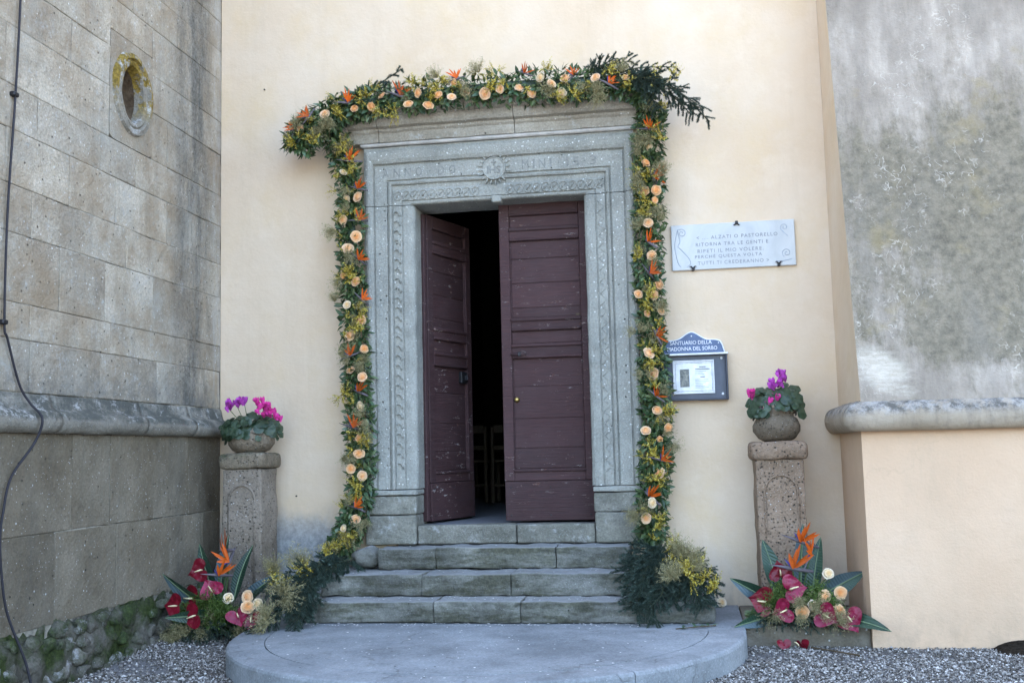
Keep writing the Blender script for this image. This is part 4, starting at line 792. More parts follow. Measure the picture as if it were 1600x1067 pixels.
pp = [(-.03, 1.408), (.02, 1.408)] + [(.03+.075*cos(a), 1.50+.095*sin(a)) for a in [radians(-80+k*17.5) for k in range(10)]] + [(.0, 1.612), (-.03, 1.632)]
path = [('s', y) for y in [-.003-.05*i for i in range(20)]] + [('c', 0)] + [('f', XB+.06*i) for i in range(1, 66)]
def bp(i):
    k, t = path[i]
    if k == 's': return [(XB-d, t, z) for d, z in pp]
    if k == 'c': return [(XB-d, -1.03-d, z) for d, z in pp]
    return [(t, -1.03-d, z) for d, z in pp]
MB().sweep(path, bp, .004, 4).build('roll_moulding', 'plaster_roll', bt, True)
# dark soil heap against the buttress foot
mb = MB(); n = 18
for i in range(n+1):
    for j in range(n+1):
        x = 3.28+.75*i/n; y = -1.0-.28*j/n; e = sin(pi*i/n)**.7*(1-j/n)**1.1; mb.v.append((x+U(-.01, .01), y, .018+.065*e*(1+.5*mnoise.noise(V3((x*14, y*14, 0))))-.01*(e < .02)))
mb.f = [(i*(n+1)+j, i*(n+1)+j+1, (i+1)*(n+1)+j+1, (i+1)*(n+1)+j) for i in range(n) for j in range(n)]
tag(mb.build('soil_heap', 'soil', smooth=False), 'small heap of dark soil against the buttress foot at the right edge', 'soil heap')

# ---- marble plaque
pl = thing('marble_plaque', 'white marble plaque with carved verse, fixed above the notice case', 'plaque', (1.83, -.005, 2.7))
MB().box(1.363, 2.303, -.028, -.002, 2.702, 3.060, .004).build('slab', 'marble', pl)
for txt, w, cx, cz in (('< .... ALZATI O PASTORELLO', .615, 1.865, 2.952), ('RITORNA TRA LE GENTI E', .55, 1.825, 2.898), ('RIPETI IL MIO VOLERE.', .50, 1.812, 2.846), ('PERCHÉ QUESTA VOLTA', .51, 1.795, 2.800), ('TUTTI TI CREDERANNO >', .54, 1.83, 2.752)):
    MB().add(*text_mb(txt, w, .027 if 'É' not in txt else .034, cx, cz + (.003 if 'É' in txt else 0), -.0285, .0012, 1.25)).build('engraved_line', 'letter_grey', pl, kind='stuff')
def scroll(pts, r=.0028): MB().tube(smooth_path([(x, -.0285, z) for x, z in pts], 6), r, 4).build('engraved_scroll', 'scroll_grey', pl)
def spiral(cx, cz, r0, r1, a0, turns, n=14): return [(cx+(r0+(r1-r0)*i/n)*cos(a0+turns*2*pi*i/n), cz+(r0+(r1-r0)*i/n)*sin(a0+turns*2*pi*i/n)) for i in range(n+1)]
scroll(spiral(1.445, 2.995, .006, .036, 0, 1.4)+[(1.43, 2.93), (1.412, 2.895), (1.44, 2.86), (1.49, 2.80), (1.505, 2.755), (1.48, 2.728)]); scroll([(1.415, 3.025), (1.398, 2.96), (1.388, 2.90), (1.395, 2.83), (1.41, 2.76), (1.43, 2.73)])
scroll(spiral(2.225, 3.0, .006, .032, 2, 1.4)+[(2.215, 2.965), (2.25, 2.93)]); scroll(spiral(2.235, 2.80, .006, .036, 1, 1.5)); scroll([(2.15, 2.742), (2.2, 2.738), (2.27, 2.752)])
def clamp(x, z, up):
    mb = MB(); s = 1 if up else -1
    mb.box(x-.011, x+.011, -.040, -.004, z-.014, z+.014, .003)
    for d in (-1, 1): mb.tube([(x+d*.006, -.037, z-.006*s), (x+d*.016, -.037, z-.020*s), (x+d*.027, -.037, z-.016*s)], [.007, .005, .002], 5)
    mb.build('iron_clamp', 'iron', pl)
clamp(1.868, 3.055, True); clamp(1.522, 2.710, False); clamp(2.172, 2.714, False)

# ---- notice case with name board
sg = thing('notice_case', 'blue name board above a dark glazed notice case on the wall', 'notice board', (1.49, -.01, 1.69))
def board(dx, dz):
    top = []
    for i in range(33):
        t = -1+2*i/32; z = 2.160-.03*abs(t)+.055*math.exp(-(t/.33)**2)+.012*math.exp(-((abs(t)-.72)/.2)**2); edge = max(0, abs(t)-.86)/.14; z -= .075*edge**2; top.append((1.487+(.242+dx)*t, z+dz))
    return [(1.487-.242-dx, 2.052)] + top + [(1.487+.242+dx, 2.052)]
MB().prism(board(.007, .008), 1, -.030, -.004).build('board_backing', 'sign_white', sg); MB().prism(board(0, 0), 1, -.036, -.031).build('name_board', 'sign_blue', sg)
MB().add(*text_mb('SANTUARIO DELLA', .318, .029, 1.480, 2.136, -.0365, .001)).build('board_lettering', 'sign_white', sg, kind='stuff'); MB().add(*text_mb('MADONNA DEL SORBO', .378, .029, 1.490, 2.090, -.0365, .001)).build('board_lettering', 'sign_white', sg, kind='stuff')
for x, z in ((1.487, 2.186), (1.690, 2.128), (1.285, 2.122)): MB().tube([(x, -.0355, z), (x, -.040, z)], .005, 10).build('screw', 'silver', sg)
MB().box(1.232, 1.757, -.082, -.004, 2.036, 2.051, .003).build('case_hood', 'silver', sg)
for nm, a, b, c, d in (('case_side', 1.238, 1.252, 1.690, 2.034), ('case_side', 1.736, 1.750, 1.690, 2.034), ('case_floor', 1.2525, 1.7355, 1.690, 1.704)): MB().box(a, b, -.075, -.004, c, d, .002).build(nm, 'case_dark', sg)
MB().box(1.2525, 1.7355, -.020, -.006, 1.7045, 2.034).build('case_back', 'case_panel', sg)
fr = MB(); 
for a, b, c, d in ((1.335, 1.650, 1.742, 1.752), (1.335, 1.650, 1.990, 2.0), (1.335, 1.345, 1.7525, 1.9895), (1.640, 1.650, 1.7525, 1.9895)): fr.box(a, b, -.034, -.021, c, d, .002)
fr.build('paper_frame', 'silver', sg); pap = MB().box(1.3455, 1.6395, -.026, -.0205, 1.7525, 1.9895).build('notice_sheet', 'sign_white', sg)
dots = MB()
for i in range(30): dots.box(1.352+i*.0096, 1.357+i*.0096, -.0275, -.0265, 1.976, 1.981); dots.box(1.352+i*.0096, 1.357+i*.0096, -.0275, -.0265, 1.760, 1.765)
for i in range(21): dots.box(1.352, 1.357, -.0275, -.0265, 1.768+i*.0099, 1.773+i*.0099); dots.box(1.629, 1.634, -.0275, -.0265, 1.768+i*.0099, 1.773+i*.0099)
dots.build('sheet_border', 'print_grey', pap, kind='stuff'); MB().box(1.388, 1.459, -.0285, -.0265, 1.795, 1.932).build('sheet_picture', 'icon_print', pap)
lines = MB(); soft = MB()
for x, w, z in ((1.56, .05, 1.947), (1.56, .11, 1.930), (1.56, .035, 1.870)): lines.box(x-w/2, x+w/2, -.0275, -.0265, z-.003, z+.003)
for k, z in enumerate((1.914, 1.902, 1.890, 1.850, 1.838, 1.826, 1.812, 1.800, 1.788)): soft.box(1.502, 1.562+.05*(.5+.5*sin(k*5)), -.0275, -.0265, z-.002, z+.002)
lines.build('sheet_heading', 'print_grey', pap, kind='stuff'); soft.build('sheet_text', 'print_soft', pap, kind='stuff')
for x, z in ((1.275, 2.010), (1.708, 2.010), (1.708, 1.735), (1.275, 1.735)): MB().lathe((0, 0, 0), [(.0105, 0), (.0105, .004), (.006, .006)], 14).xf(Matrix.Translation((x, -.021, z)) @ Matrix.Rotation(radians(90), 4, 'X')).build('case_stud', 'sign_white', sg, True)

# small nails left in the plaster
for k, (x, z, lb) in enumerate(((-1.99, 4.43, 'tiny dark nail high in the plaster between the left wall and the garland'), (-1.72, 1.02, 'tiny dark nail in the plaster above the damp patch beside the left pedestal'))):
    tag(MB().tube([(x, .005, z), (x, -.015, z)], .006, 8).build('wall_nail', 'iron'), lb, 'nail')

# ================================================================== PEDESTALS AND POTS
def pedestal(x0, x1, y0, y1, zb, zt, label, capm, sm='pedestal_stone'):
    t = thing('stone_pedestal', label, 'pedestal', ((x0+x1)/2, (y0+y1)/2, zb), 'pedestals flanking the portal')
    MB().rbox(x0+.03, x1-.03, y0+.03, y1-.03, zb, zt-.128, .012, .010, .06, x0*3).build('shaft', sm, t, True)
    cx = (x0+x1)/2; w = (x1-x0)/2-.085; pts = [(cx-w, zb+.02), (cx-w, zt-.36)] + [(cx-w*cos(a), zt-.36+w*1.05*sin(a)) for a in [pi*i/12 for i in range(13)]] + [(cx+w, zt-.36), (cx+w, zb+.02)]
    MB().tube([(p, y0+.029, q) for p, q in pts], .0095, 5).build('arch_relief', sm, t, True)
    MB().rbox(x0, x1, y0, y1, zt-.127, zt, .035, .014, .05, x1*2).build('cap', capm, t, True); return t
pedestal(-2.186, -1.808, -.485, -.09, .06, 1.375, 'brown stone pedestal with arched panel and mossy cap, beside the left stone wall', 'mossy_stone', 'pedestal_grey')
pedestal(1.870, 2.270, -.49, -.09, .148, 1.360, 'pale pitted stone pedestal with arched panel, between notice case and buttress', 'pedestal_stone')

def cyc_leaf_mesh():
    mb = MB(); n = 14; mb.v.append((0, 0, .0))
    for ring, k in ((.55, .10), (1.0, -.05)):
        for i in range(n):
            a = -pi*.5+2*pi*i/n; r = ring*(1-.55*math.exp(-((a+pi*.5 if a < pi*.5 else a-1.5*pi)/.35)**2))*(1+.10*cos(a-pi/2)); mb.v.append((r*cos(a), r*sin(a)+.1, k+.10*sin(a*5)*ring))
    for i in range(n): mb.f.append((0, 1+i, 1+(i+1) % n)); mb.f.append((1+i, 1+n+i, 1+n+(i+1) % n, 1+(i+1) % n))
    return mb.mesh('leaf', 'cyc_leaf', smooth=True, recalc=False)
CYCLEAF = cyc_leaf_mesh()
def cyc_flower_mesh(mat):
    mb = MB()
    for k in range(5):
        a = 2*pi*k/5+U(-.2, .2); d = V3((cos(a)*.55, sin(a)*.55, 1)); mb.leaf((cos(a)*.12, sin(a)*.12, -.1), d, (-cos(a), -sin(a), .3), 1.5, .85, -.18, .12, (0, .25, .6, .88, 1), (.4, .8, 1, .6, 0))
    mb.lathe((0, 0, -.3), [(.05, -.05), (.22, .05), (.2, .3), (.1, .36)], 8); return mb.mesh('flower', mat, smooth=True, recalc=False)
CYCF = {k: cyc_flower_mesh(k) for k in ('cyc_pink', 'cyc_violet')}
def face_rot(d, roll=0): return (V3(d).to_track_quat('Z', 'Y').to_matrix() @ Matrix.Rotation(roll, 3, 'Z'))
def potted(cx, cy, z, prof, potmat, flowers, cols, label, seed, dome, lz):
    random.seed(seed); t = thing('potted_cyclamen', label, 'potted plant', (cx, cy, z), 'cyclamen pots on the pedestals')
    MB().lathe((cx, cy, z), prof, 32, .012, seed, 1, .95).build('stone_pot', potmat, t, True)
    ht = max(q for _, q in prof); rr = prof[-3][0]
    MB().lathe((cx, cy, z+ht-.03), [(rr*.9, 0), (.5*rr, .012), (.01, .015)], 16).build('pot_soil', 'soil', t)
    for k in range(150):
        a = U(0, 2*pi); e = U(.02, 1)**.7; r = dome[0]*sqrt(1-(1-e)**2)*U(.85, 1.05) if e < 1 else 0
        h = dome[1]*(1-e)**.6*U(.7, 1.25); p = V3((cx+cos(a)*r, cy+sin(a)*r*.9, z+ht+lz+h-.02))
        if p.y > cy+.12: continue
        d = V3((cos(a)*e, sin(a)*e-.35, 1.0-.75*e)); place('leaf', CYCLEAF, t, p, face_rot(d+V3((U(-.35, .35), U(-.45, .25), U(-.3, .3))), U(0, 6.3)), U(.022, .052))
    for k, (x, y, zz) in enumerate(flowers):
        for q_ in range(3): place('flower', CYCF[cols[k]], t, (x+U(-.03, .03), cy-.15+U(-.03, .06), zz+U(-.045, .01)), face_rot((U(-.6, .6), U(-.9, .1), .8), U(0, 6)), U(.026, .038))
        f = place('flower', CYCF[cols[k % len(cols)]] if not isinstance(cols, dict) else CYCF[cols[k]], t, (x, cy-.16+U(0, .08), zz-.012), face_rot((U(-.3, .3), U(-.6, .1), 1), U(0, 6)), U(.034, .046))
        MB().tube([(x, wloc(f).y, zz-.01), ((x+cx)/2, (wloc(f).y+cy)/2, z+ht+.10), (cx+(x-cx)*.4, cy-.03, z+ht)], .0028, 4).build('flower_stem', 'stem_green', t)
    return t
potted(-1.985, -.30, 1.374, [(.01, 0), (.10, 0), (.145, .02), (.178, .065), (.188, .11), (.180, .145), (.168, .150), (.158, .12), (.02, .11)], 'pot_stone', CYC_L, {0: 'cyc_violet', 1: 'cyc_violet', 2: 'cyc_violet', 3: 'cyc_pink', 4: 'cyc_pink', 5: 'cyc_pink', 6: 'cyc_pink', 7: 'cyc_pink', 8: 'cyc_pink'}, 'bowl of pink and violet cyclamen on the left pedestal with mossy cap', 5, (.225, .185), -.03)
potted(2.075, -.30, 1.359, [(.01, 0), (.09, 0), (.135, .025), (.168, .075), (.172, .115), (.150, .165), (.126, .185), (.124, .195), (.138, .215), (.142, .240), (.130, .245), (.118, .22), (.02, .215)], 'pot_stone', CYC_R, {0: 'cyc_pink', 1: 'cyc_pink', 2: 'cyc_violet', 3: 'cyc_violet', 4: 'cyc_pink', 5: 'cyc_violet'}, 'round necked stone pot of purple cyclamen on the right pedestal', 6, (.185, .20), -.03)

# ================================================================== FLOWERS (shared meshes)
random.seed(21)
def rose_mesh(mat, seed, op=1.0):
    random.seed(seed); mb = MB(); mb.d = []
    layers = [(2, .02, .11, .86, 3.2), (3, .07, .22, .86, 2.6), (3, .15, .38, .82, 2.5), (4, .24, .56, .74, 2.1), (5, .32, .75*op, .64, 1.75), (5, .38, .94*op, .48, 1.65)]
    for l, (n, r0, r1, h, spread) in enumerate(layers):
        ph = U(0, 6.28)
        for k in range(n):
            a0 = ph+2*pi*k/n+U(-.12, .12); o = len(mb.v); NA, NT = 6, 4; tilt = U(.92, 1.08)
            for j in range(NT):
                t = j/(NT-1)
                for i in range(NA):
                    a = -1+2*i/(NA-1); w = spread*(.55+.45*sin(pi*min(t+.12, .72)))
                    r = (r0+(r1-r0)*t**.8)*tilt+.05*a*a*(l > 2)*t; z = h*t*(1-.22*a*a*t) - .10*(l/5)*(t**4) + U(-.012, .012)
                    if j == NT-1: r += .03+.05*(l > 2)
                    mb.v.append((r*cos(a0+a*w*.5), r*sin(a0+a*w*.5), z-.25)); mb.d.append(min(1, l/5*.75+.25*t))
            for j in range(NT-1):
                for i in range(NA-1): q = o+j*NA+i; mb.f.append((q, q+1, q+NA+1, q+NA))
    o = len(mb.v); mb.lathe((0, 0, -.25), [(.70*op, .30), (.56, .50), (.38, .62), (.2, .70), (.06, .76)], 12); mb.d += [.7]*12+[.5]*12+[.3]*12+[.12]*12+[.05]*12
    o = len(mb.v); mb.lathe((0, 0, -.62), [(.05, -.2), (.28, .15), (.45, .42), (.3, .5)], 10); mb.d += [.6]*(len(mb.v)-o)
    return mb.mesh('rose', mat, smooth=True, recalc=False)
ROSES = [rose_mesh('rose_peach', 1, 1.08), rose_mesh('rose_peach', 2, .92), rose_mesh('rose_apricot', 3, 1.0), rose_mesh('rose_apricot', 4, .8), rose_mesh('rose_cream', 9, .9)]
def bird_meshes(seed):
    random.seed(seed); pet = MB(); beak = MB(); tong = MB()
    for k in range(5):
        a = radians((-34, -14, 8, 28, 50)[k]+U(-9, 9)); L = U(.070, .115); d = V3((cos(a), U(-.45, .05), sin(a)))
        pet.leaf((0, -.004*k, 0), d, (U(-.3, .3), -1, U(-.3, .3)), L, U(.013, .019), U(-.15, .25), .25, (0, .25, .55, .8, 1), (.4, .85, 1, .6, 0))
    a = radians(118+U(-14, 14)); d = V3((cos(a), -.12, sin(a)))
    beak.tube([V3((0, .004, 0))-d*.055+V3((.012, 0, -.03)), V3((0, .002, 0))-d*.02, V3((0, 0, 0))+d*.015, d*.05, d*.105], [.006, .010, .010, .006, .001], 7)
    tong.leaf((.0, -.012, 0), (cos(radians(70)), -.25, sin(radians(70))), (0, -1, 0), .06, .010, .05, .3)
    return pet.mesh('petals', 'bird_orange', smooth=True, recalc=False), beak.mesh('beak', 'bird_beak', smooth=True), tong.mesh('tongue', 'bird_blue', smooth=True, recalc=False)
BIRDS = [bird_meshes(s) for s in range(4)]
def bird(parent, p, ang, sc=1.0):
    pe, be, to = random.choice(BIRDS); mir = random.choice((1, 1, -1))
    o = place('bird_of_paradise', pe, parent, tuple(p)[:3], (U(-.5, .5), -radians(ang), U(-.6, .6)), sc*U(.95, 1.15))
    for nm, me in (('beak', be), ('tongue', to)):
        c = bpy.data.objects.new(nm, me); COL.objects.link(c); c.parent = o
    return o
def sprig_mesh(seed):
    random.seed(seed); mb = MB()
    for k in range(6):
        a = U(0, 6.28); e = U(.15, .75); d = V3((cos(a)*sin(e), sin(a)*sin(e), cos(e))); L = U(.06, .11); side = d.orthogonal().normalized()
        for i in range(15):
            t = .2+.8*i/15; c = d*(L*t); q = Matrix.Rotation(i*2.4, 3, d) @ side
            mb.leaf(c, d*.6+q+V3((U(-.3, .3), U(-.3, .3), U(-.3, .3))), d-q*.4, U(.009, .016), U(.0045, .007), .1, .15, (0, .45, 1), (.25, 1, 0))
    return mb.mesh('yellow_sprig', 'yellow_bud', recalc=False)
SPRIGS = [sprig_mesh(s) for s in range(5)]
def hair_mesh(seed, name, mat, n, L0, L1, spread, w):
    random.seed(seed); mb = MB()
    for k in range(n):
        a = U(0, 6.28); e = spread*sqrt(U(0, 1)); d = V3((cos(a)*sin(e), sin(a)*sin(e), cos(e))); L = U(L0, L1); s = d.orthogonal().normalized(); s = Matrix.Rotation(U(0, 6.28), 3, d) @ s; cv = Matrix.Rotation(U(0, 6.28), 3, d) @ s
        o = len(mb.v)
        for j in range(4):
            t = j/3; c = d*(L*t)+cv*(L*.22*t*t)+V3((cos(a), sin(a), 0))*.008*U(0, 1); mb.v += [tuple(c+s*w*(1-.75*t)*.5), tuple(c-s*w*(1-.75*t)*.5)]
        mb.f += [(o, o+1, o+3, o+2), (o+2, o+3, o+5, o+4), (o+4, o+5, o+7, o+6)]
        for q in range(4):
            t = U(.35, 1); c = d*(L*t)+cv*(L*.22*t*t); u = V3((U(-1, 1), U(-1, 1), U(-1, 1))).normalized(); mb.leaf(c, u+d*.5, s, U(.012, .022), w*1.3, .1, .0, (0, .5, 1), (.5, 1, 0))
    return mb.mesh(name, mat, recalc=False)
WISPS = [hair_mesh(30+s, 'feathery_sprig', 'feather', 60, .06, .125, .75, .0021) for s in range(4)]
FERNS = [hair_mesh(40+s, 'fern_sprig', 'fern_green', 55, .06, .14, .7, .0042) for s in range(3)]
def leaf_mesh(seed):
    random.seed(seed); mb = MB(); mb.leaf((0, 0, 0), (0, 0, 1), (0, -1, 0), 1, .42, U(.05, .25), .14, (0, .12, .32, .58, .82, 1), (.1, .55, .95, .9, .5, 0)); return mb.mesh('leaf', 'ruscus_big', smooth=True, recalc=False)
LEAVES = [leaf_mesh(s) for s in range(5)]

def fir_bough(name, pts, parent, seed, twigs=15, tl=(.09, .17), fine=1.0, bare=.1):
    random.seed(seed); P = smooth_path(pts, 7); mb = MB(); st = MB(); n = len(P)
    st.tube(P, [.005*(1-.7*i/(n-1))+.001 for i in range(n)], 5)
    def needles(A, B, L, cnt):
        ax = (B-A).normalized(); o = ax.orthogonal().normalized()
        for k in range(cnt):
            t = U(.02, 1); c = A+(B-A)*t; q = Matrix.Rotation(U(0, 6.283), 3, ax) @ o; d = (q+ax*U(.5, 1.1)).normalized(); l = L*U(.75, 1.15)*(1-.3*t); s = d.cross(ax).normalized()*.0024; i = len(mb.v)
            mb.v += [tuple(c+s), tuple(c-s), tuple(c+d*l)]; mb.f.append((i, i+1, i+2))
    tot = sum((P[i+1]-P[i]).length for i in range(n-1))
    for i in range(n-1):
        if i/(n-1) > bare*.5: needles(P[i], P[i+1], .025, int(900*(P[i+1]-P[i]).length*fine))
    for k in range(twigs):
        t = bare+(1-bare)*(k+.5)/twigs; i = min(int(t*(n-1)), n-2); c = P[i].lerp(P[i+1], t*(n-1)-i); ax = (P[i+1]-P[i]).normalized()
        side = ax.cross(V3((0, -1, .25))).normalized()*(1 if k % 2 else -1); d = (ax*U(.6, 1.0)+side*U(.5, .95)+V3((U(-.1, .1), U(-.55, .15), U(-.35, .2)))).normalized(); L = U(*tl)*(1.1-.5*t)
        m1 = c+d*L*.55; e = c+d*L+V3((0, 0, -.02*U(0, 1.2))); st.tube([c, m1, e], [.0028, .002, .001], 4); needles(c, m1, .024, int(620*L*fine)); needles(m1, e, .022, int(620*L*fine))
        if L > .11:
            for sg_ in (-1, 1): d2 = (d+side.cross(ax)*.2+ax*.5*sg_).normalized(); e2 = m1+d2*L*.45; st.tube([m1, e2], [.0018, .001], 4); needles(m1, e2, .021, int(450*L*fine))
    ob = mb.build(name, 'fir', parent, recalc=False); st.build('branch', 'fir_twig', ob); return ob

def garland(name, label, path, roses, birds, yel, wisp, rad, seed, nleaf):
    random.seed(seed); P = smooth_path(path, 10); t = thing(name, label, 'garland', P[-1], 'garland around the portal'); n = len(P)
    MB().tube(P[::3], rad*.42, 7).build('garland_core', 'fir', t, True)
    mb = MB()
    for k in range(nleaf):
        f = U(0, 1)*(n-1); i = min(int(f), n-2); c = P[i].lerp(P[i+1], f-i); ax = (P[i+1]-P[i]).normalized(); fr = V3((0, -1, 0)); sd = ax.cross(fr).normalized(); fr = sd.cross(ax)
        ph = U(-pi*.62, pi*.62); q = sd*sin(ph)+fr*cos(ph); r = rad*sqrt(U(.05, 1))*(1+.25*mnoise.noise(c*7))*(.72 if abs(ph) < 1.1 else 1.0); p = c+q*r
        d = (q*U(.3, .9)+ax*U(-1, 1)+V3((U(-.4, .4), U(-.4, .1), U(-.8, .25)))).normalized(); mb.leaf(p, d, q+V3((U(-.5, .5), U(-.9, .1), U(-.1, .7))), U(.042, .078), U(.020, .034), U(-.1, .3), .14)
    mb.build('foliage', 'ruscus', t, recalc=False, kind='stuff')
    for k in range(int(nleaf*.055)):
        f = U(0, 1)*(n-1); i = min(int(f), n-2); c = P[i].lerp(P[i+1], f-i); ax = (P[i+1]-P[i]).normalized(); fr = V3((0, -1, 0)); sd = ax.cross(fr).normalized(); sgn = random.choice((-1, 1)); ph = sgn*U(.5, 1.7); q = sd*sin(ph)+fr*cos(ph)
        d = (q*U(.6, 1)+ax*U(-.9, .9)+V3((0, -.15, U(-.5, .3)))).normalized(); z_ = d; y_ = (q*.4+V3((U(-.4, .4), -.8, U(0, .6)))); y_ = (y_-z_*y_.dot(z_)).normalized(); x_ = y_.cross(z_)
        R = Matrix((x_, -y_, z_)).transposed(); 
        if R.determinant() < 0: R = Matrix((-x_, -y_, z_)).transposed()
        place('leaf', random.choice(LEAVES), t, c+q*rad*U(.6, .95), R, U(.052, .078))
    for p in roses: place('rose', random.choice(ROSES), t, V3(p)+V3((0, U(-.035, .018), 0)), face_rot((U(-.75, .75), -1, U(-.55, .75)), U(0, 6)), (lambda s_: (s_, s_*U(.85, 1.1), s_*U(.8, 1.1)))(U(.033, .047)))
    for b in birds: bird(t, V3(b[:3])+V3((0, U(-.03, .03), 0)), b[3]+U(-12, 12), U(.82, 1.12))
    for p in yel:
        for k in range(3): place('yellow_sprig', random.choice(SPRIGS), t, V3(p)+V3((U(-.035, .035), U(-.03, .02), U(-.035, .035))), face_rot((U(-1.1, 1.1), -.9, U(-.9, 1.1)), U(0, 6)), U(.85, 1.2))
    for k in range(44):
        p = random.choice(P)+V3((U(-.07, .07), -U(.05, .11), U(-.07, .07))); me_, nm_ = (random.choice(SPRIGS), 'yellow_sprig') if k % 5 < 3 else (random.choice(WISPS), 'feathery_sprig'); place(nm_, me_, t, p, face_rot((U(-1.2, 1.2), -.7, U(-1, 1)), U(0, 6)), U(.7, 1.2))
    for p in wisp:
        for k in range(2): place('feathery_sprig', random.choice(WISPS), t, V3(p)+V3((U(-.02, .02), -.01, U(-.02, .02))), face_rot((U(-1, 1), -.7, U(-1, 1.0)), U(0, 6)), U(.85, 1.15))
    return t
gt = garland('flower_garland', 'flower and fir garland draped along the top of the stone cornice', PATH_TOP, ROSE_TOP, BIRD_TOP, YEL_TOP, WISP_TOP, .118, 51, 3000)
for k, p in enumerate(FIR_TOPLEFT): fir_bough('fir_bough', p, gt, 60+k, 12, (.06, .12), 1.7)
for k, p in enumerate(FIR_TOPRIGHT): fir_bough('fir_bough', p, gt, 70+k, 16, (.08, .16), 1.4)
gl = garland('flower_garland', 'rose garland hanging down the left jamb of the portal', PATH_LEFT, ROSE_LEFT, BIRD_LEFT, YEL_LEFT, WISP_LEFT, .098, 52, 3000)
gr = garland('flower_garland', 'rose garland hanging down the right jamb beside plaque and notice case', PATH_RIGHT, ROSE_RIGHT, BIRD_RIGHT, YEL_RIGHT, WISP_RIGHT, .100, 53, 3200)
# fir boughs heaped over the ends of the steps
def heap(label, boughs, yel, wisp, seed, base):
    t = thing('fir_bough_heap', label, 'fir boughs', base, 'fir boughs over the step ends')
    for k, p in enumerate(boughs): fir_bough('fir_bough', p, t, seed+k, 22, (.10, .20), 1.1)
    random.seed(seed)
    for p in yel:
        for k in range(3): place('yellow_sprig', random.choice(SPRIGS), t, V3(p)+V3((U(-.03, .03), U(-.03, .02), U(-.03, .03))), face_rot((U(-1, 1), -.8, U(-.6, 1.2)), U(0, 6)), U(.9, 1.2))
    for p in wisp:
        for k in range(3): place('feathery_sprig', random.choice(WISPS), t, V3(p)+V3((U(-.03, .03), U(-.02, .02), U(-.03, .03))), face_rot((U(-.6, 1.2), -.6, U(-.3, 1.2)), U(0, 6)), U(1.1, 1.5))
    return t
heap('heap of dark fir boughs with yellow sprigs over the right step ends', FIR_PILE, YEL_FIRRIGHT, WISP_FIRRIGHT, 100, (1.25, -.7, .3))
heap('trail of dark fir boughs with yellow sprigs over the left step ends', FIR_LEFT, YEL_FIRLEFT, WISP_FIRLEFT, 130, (-1.5, -.9, .15))

# ================================================================== FLOOR ARRANGEMENTS
def big_leaf(parent, a, b, w, k):
    a, b = V3(a), V3(b); d = (b-a); L = d.length; d.normalize(); vn = V3((U(-.35, .35), -1, U(.0, .5))); vn = (vn-d*vn.dot(d)).normalized(); s = d.cross(vn); mb = MB(); n, m = 14, 3; rows = []
    for i in range(n+1):
        t = i/n; wd = w*(sin(pi*min(1, t**.75*.98+.015)))**.8*(1 if t < .97 else .4); c = a+d*(L*t)+vn*(.10*L*sin(pi*t)*.6)+V3((0, 0, -.03*t*t)); rows.append(c)
        for j in range(-m, m+1): f = j/m; mb.v.append(tuple(c+s*(wd*f)+vn*(abs(f)*wd*.38-.02*wd)+vn*(.012*sin(t*31+abs(j)*1.0)*abs(f)*w*2)))
    q = 2*m+1; mb.f = [(i*q+j, i*q+j+1, (i+1)*q+j+1, (i+1)*q+j) for i in range(n) for j in range(2*m)]
    o = mb.build('strelitzia_leaf', 'big_leaf', parent, True, False); o.data.materials.append(MT['big_leaf_sky_sheen'])
    for i, p in enumerate(o.data.polygons):
        if (i % (2*m)) < m and k % 2 == 0: p.material_index = 1  # one half of the folded blade gets the painted sky sheen
    MB().tube([r+vn*.004 for r in rows], [.006*(1-.75*i/n)+.001 for i in range(n+1)], 5).build('midrib', 'midrib', o, True)
def heart_mesh(mat):
    mb = MB(); n, R = 30, 6; mb.v.append((0, 0, 0))
    for r in range(1, R+1):
        k = r/R
        for i in range(n):
            a = 2*pi*i/n; x = .95*sin(a)**3*1.05; y = (13*cos(a)-5*cos(2*a)-2*cos(3*a)-cos(4*a))/16.0; px, py = x*k, (y*.95)*k - .12*(1-k)
            z = .24*(px*px+py*py*.5)*(1.0)-.10*math.exp(-(px/.12)**2)*k+.05*sin(a*5+r*.6)*k*k; mb.v.append((px, py, z))
    for i in range(n): mb.f.append((0, 1+i, 1+(i+1) % n))
    for r in range(R-1):
        for i in range(n): p = 1+r*n; mb.f.append((p+i, p+n+i, p+n+(i+1) % n, p+(i+1) % n))
    return mb.mesh('spathe', mat, smooth=True, recalc=False)
HEART = {0: heart_mesh('anthurium_magenta'), 1: heart_mesh('anthurium_red')}
mb = MB(); mb.tube([(0, .30, .02), (0, .22, .20), (.02, .02, .36), (.03, -.22, .46)], [.05, .068, .060, .03], 8); SPADIX = mb.mesh('spadix', 'spadix', smooth=True)
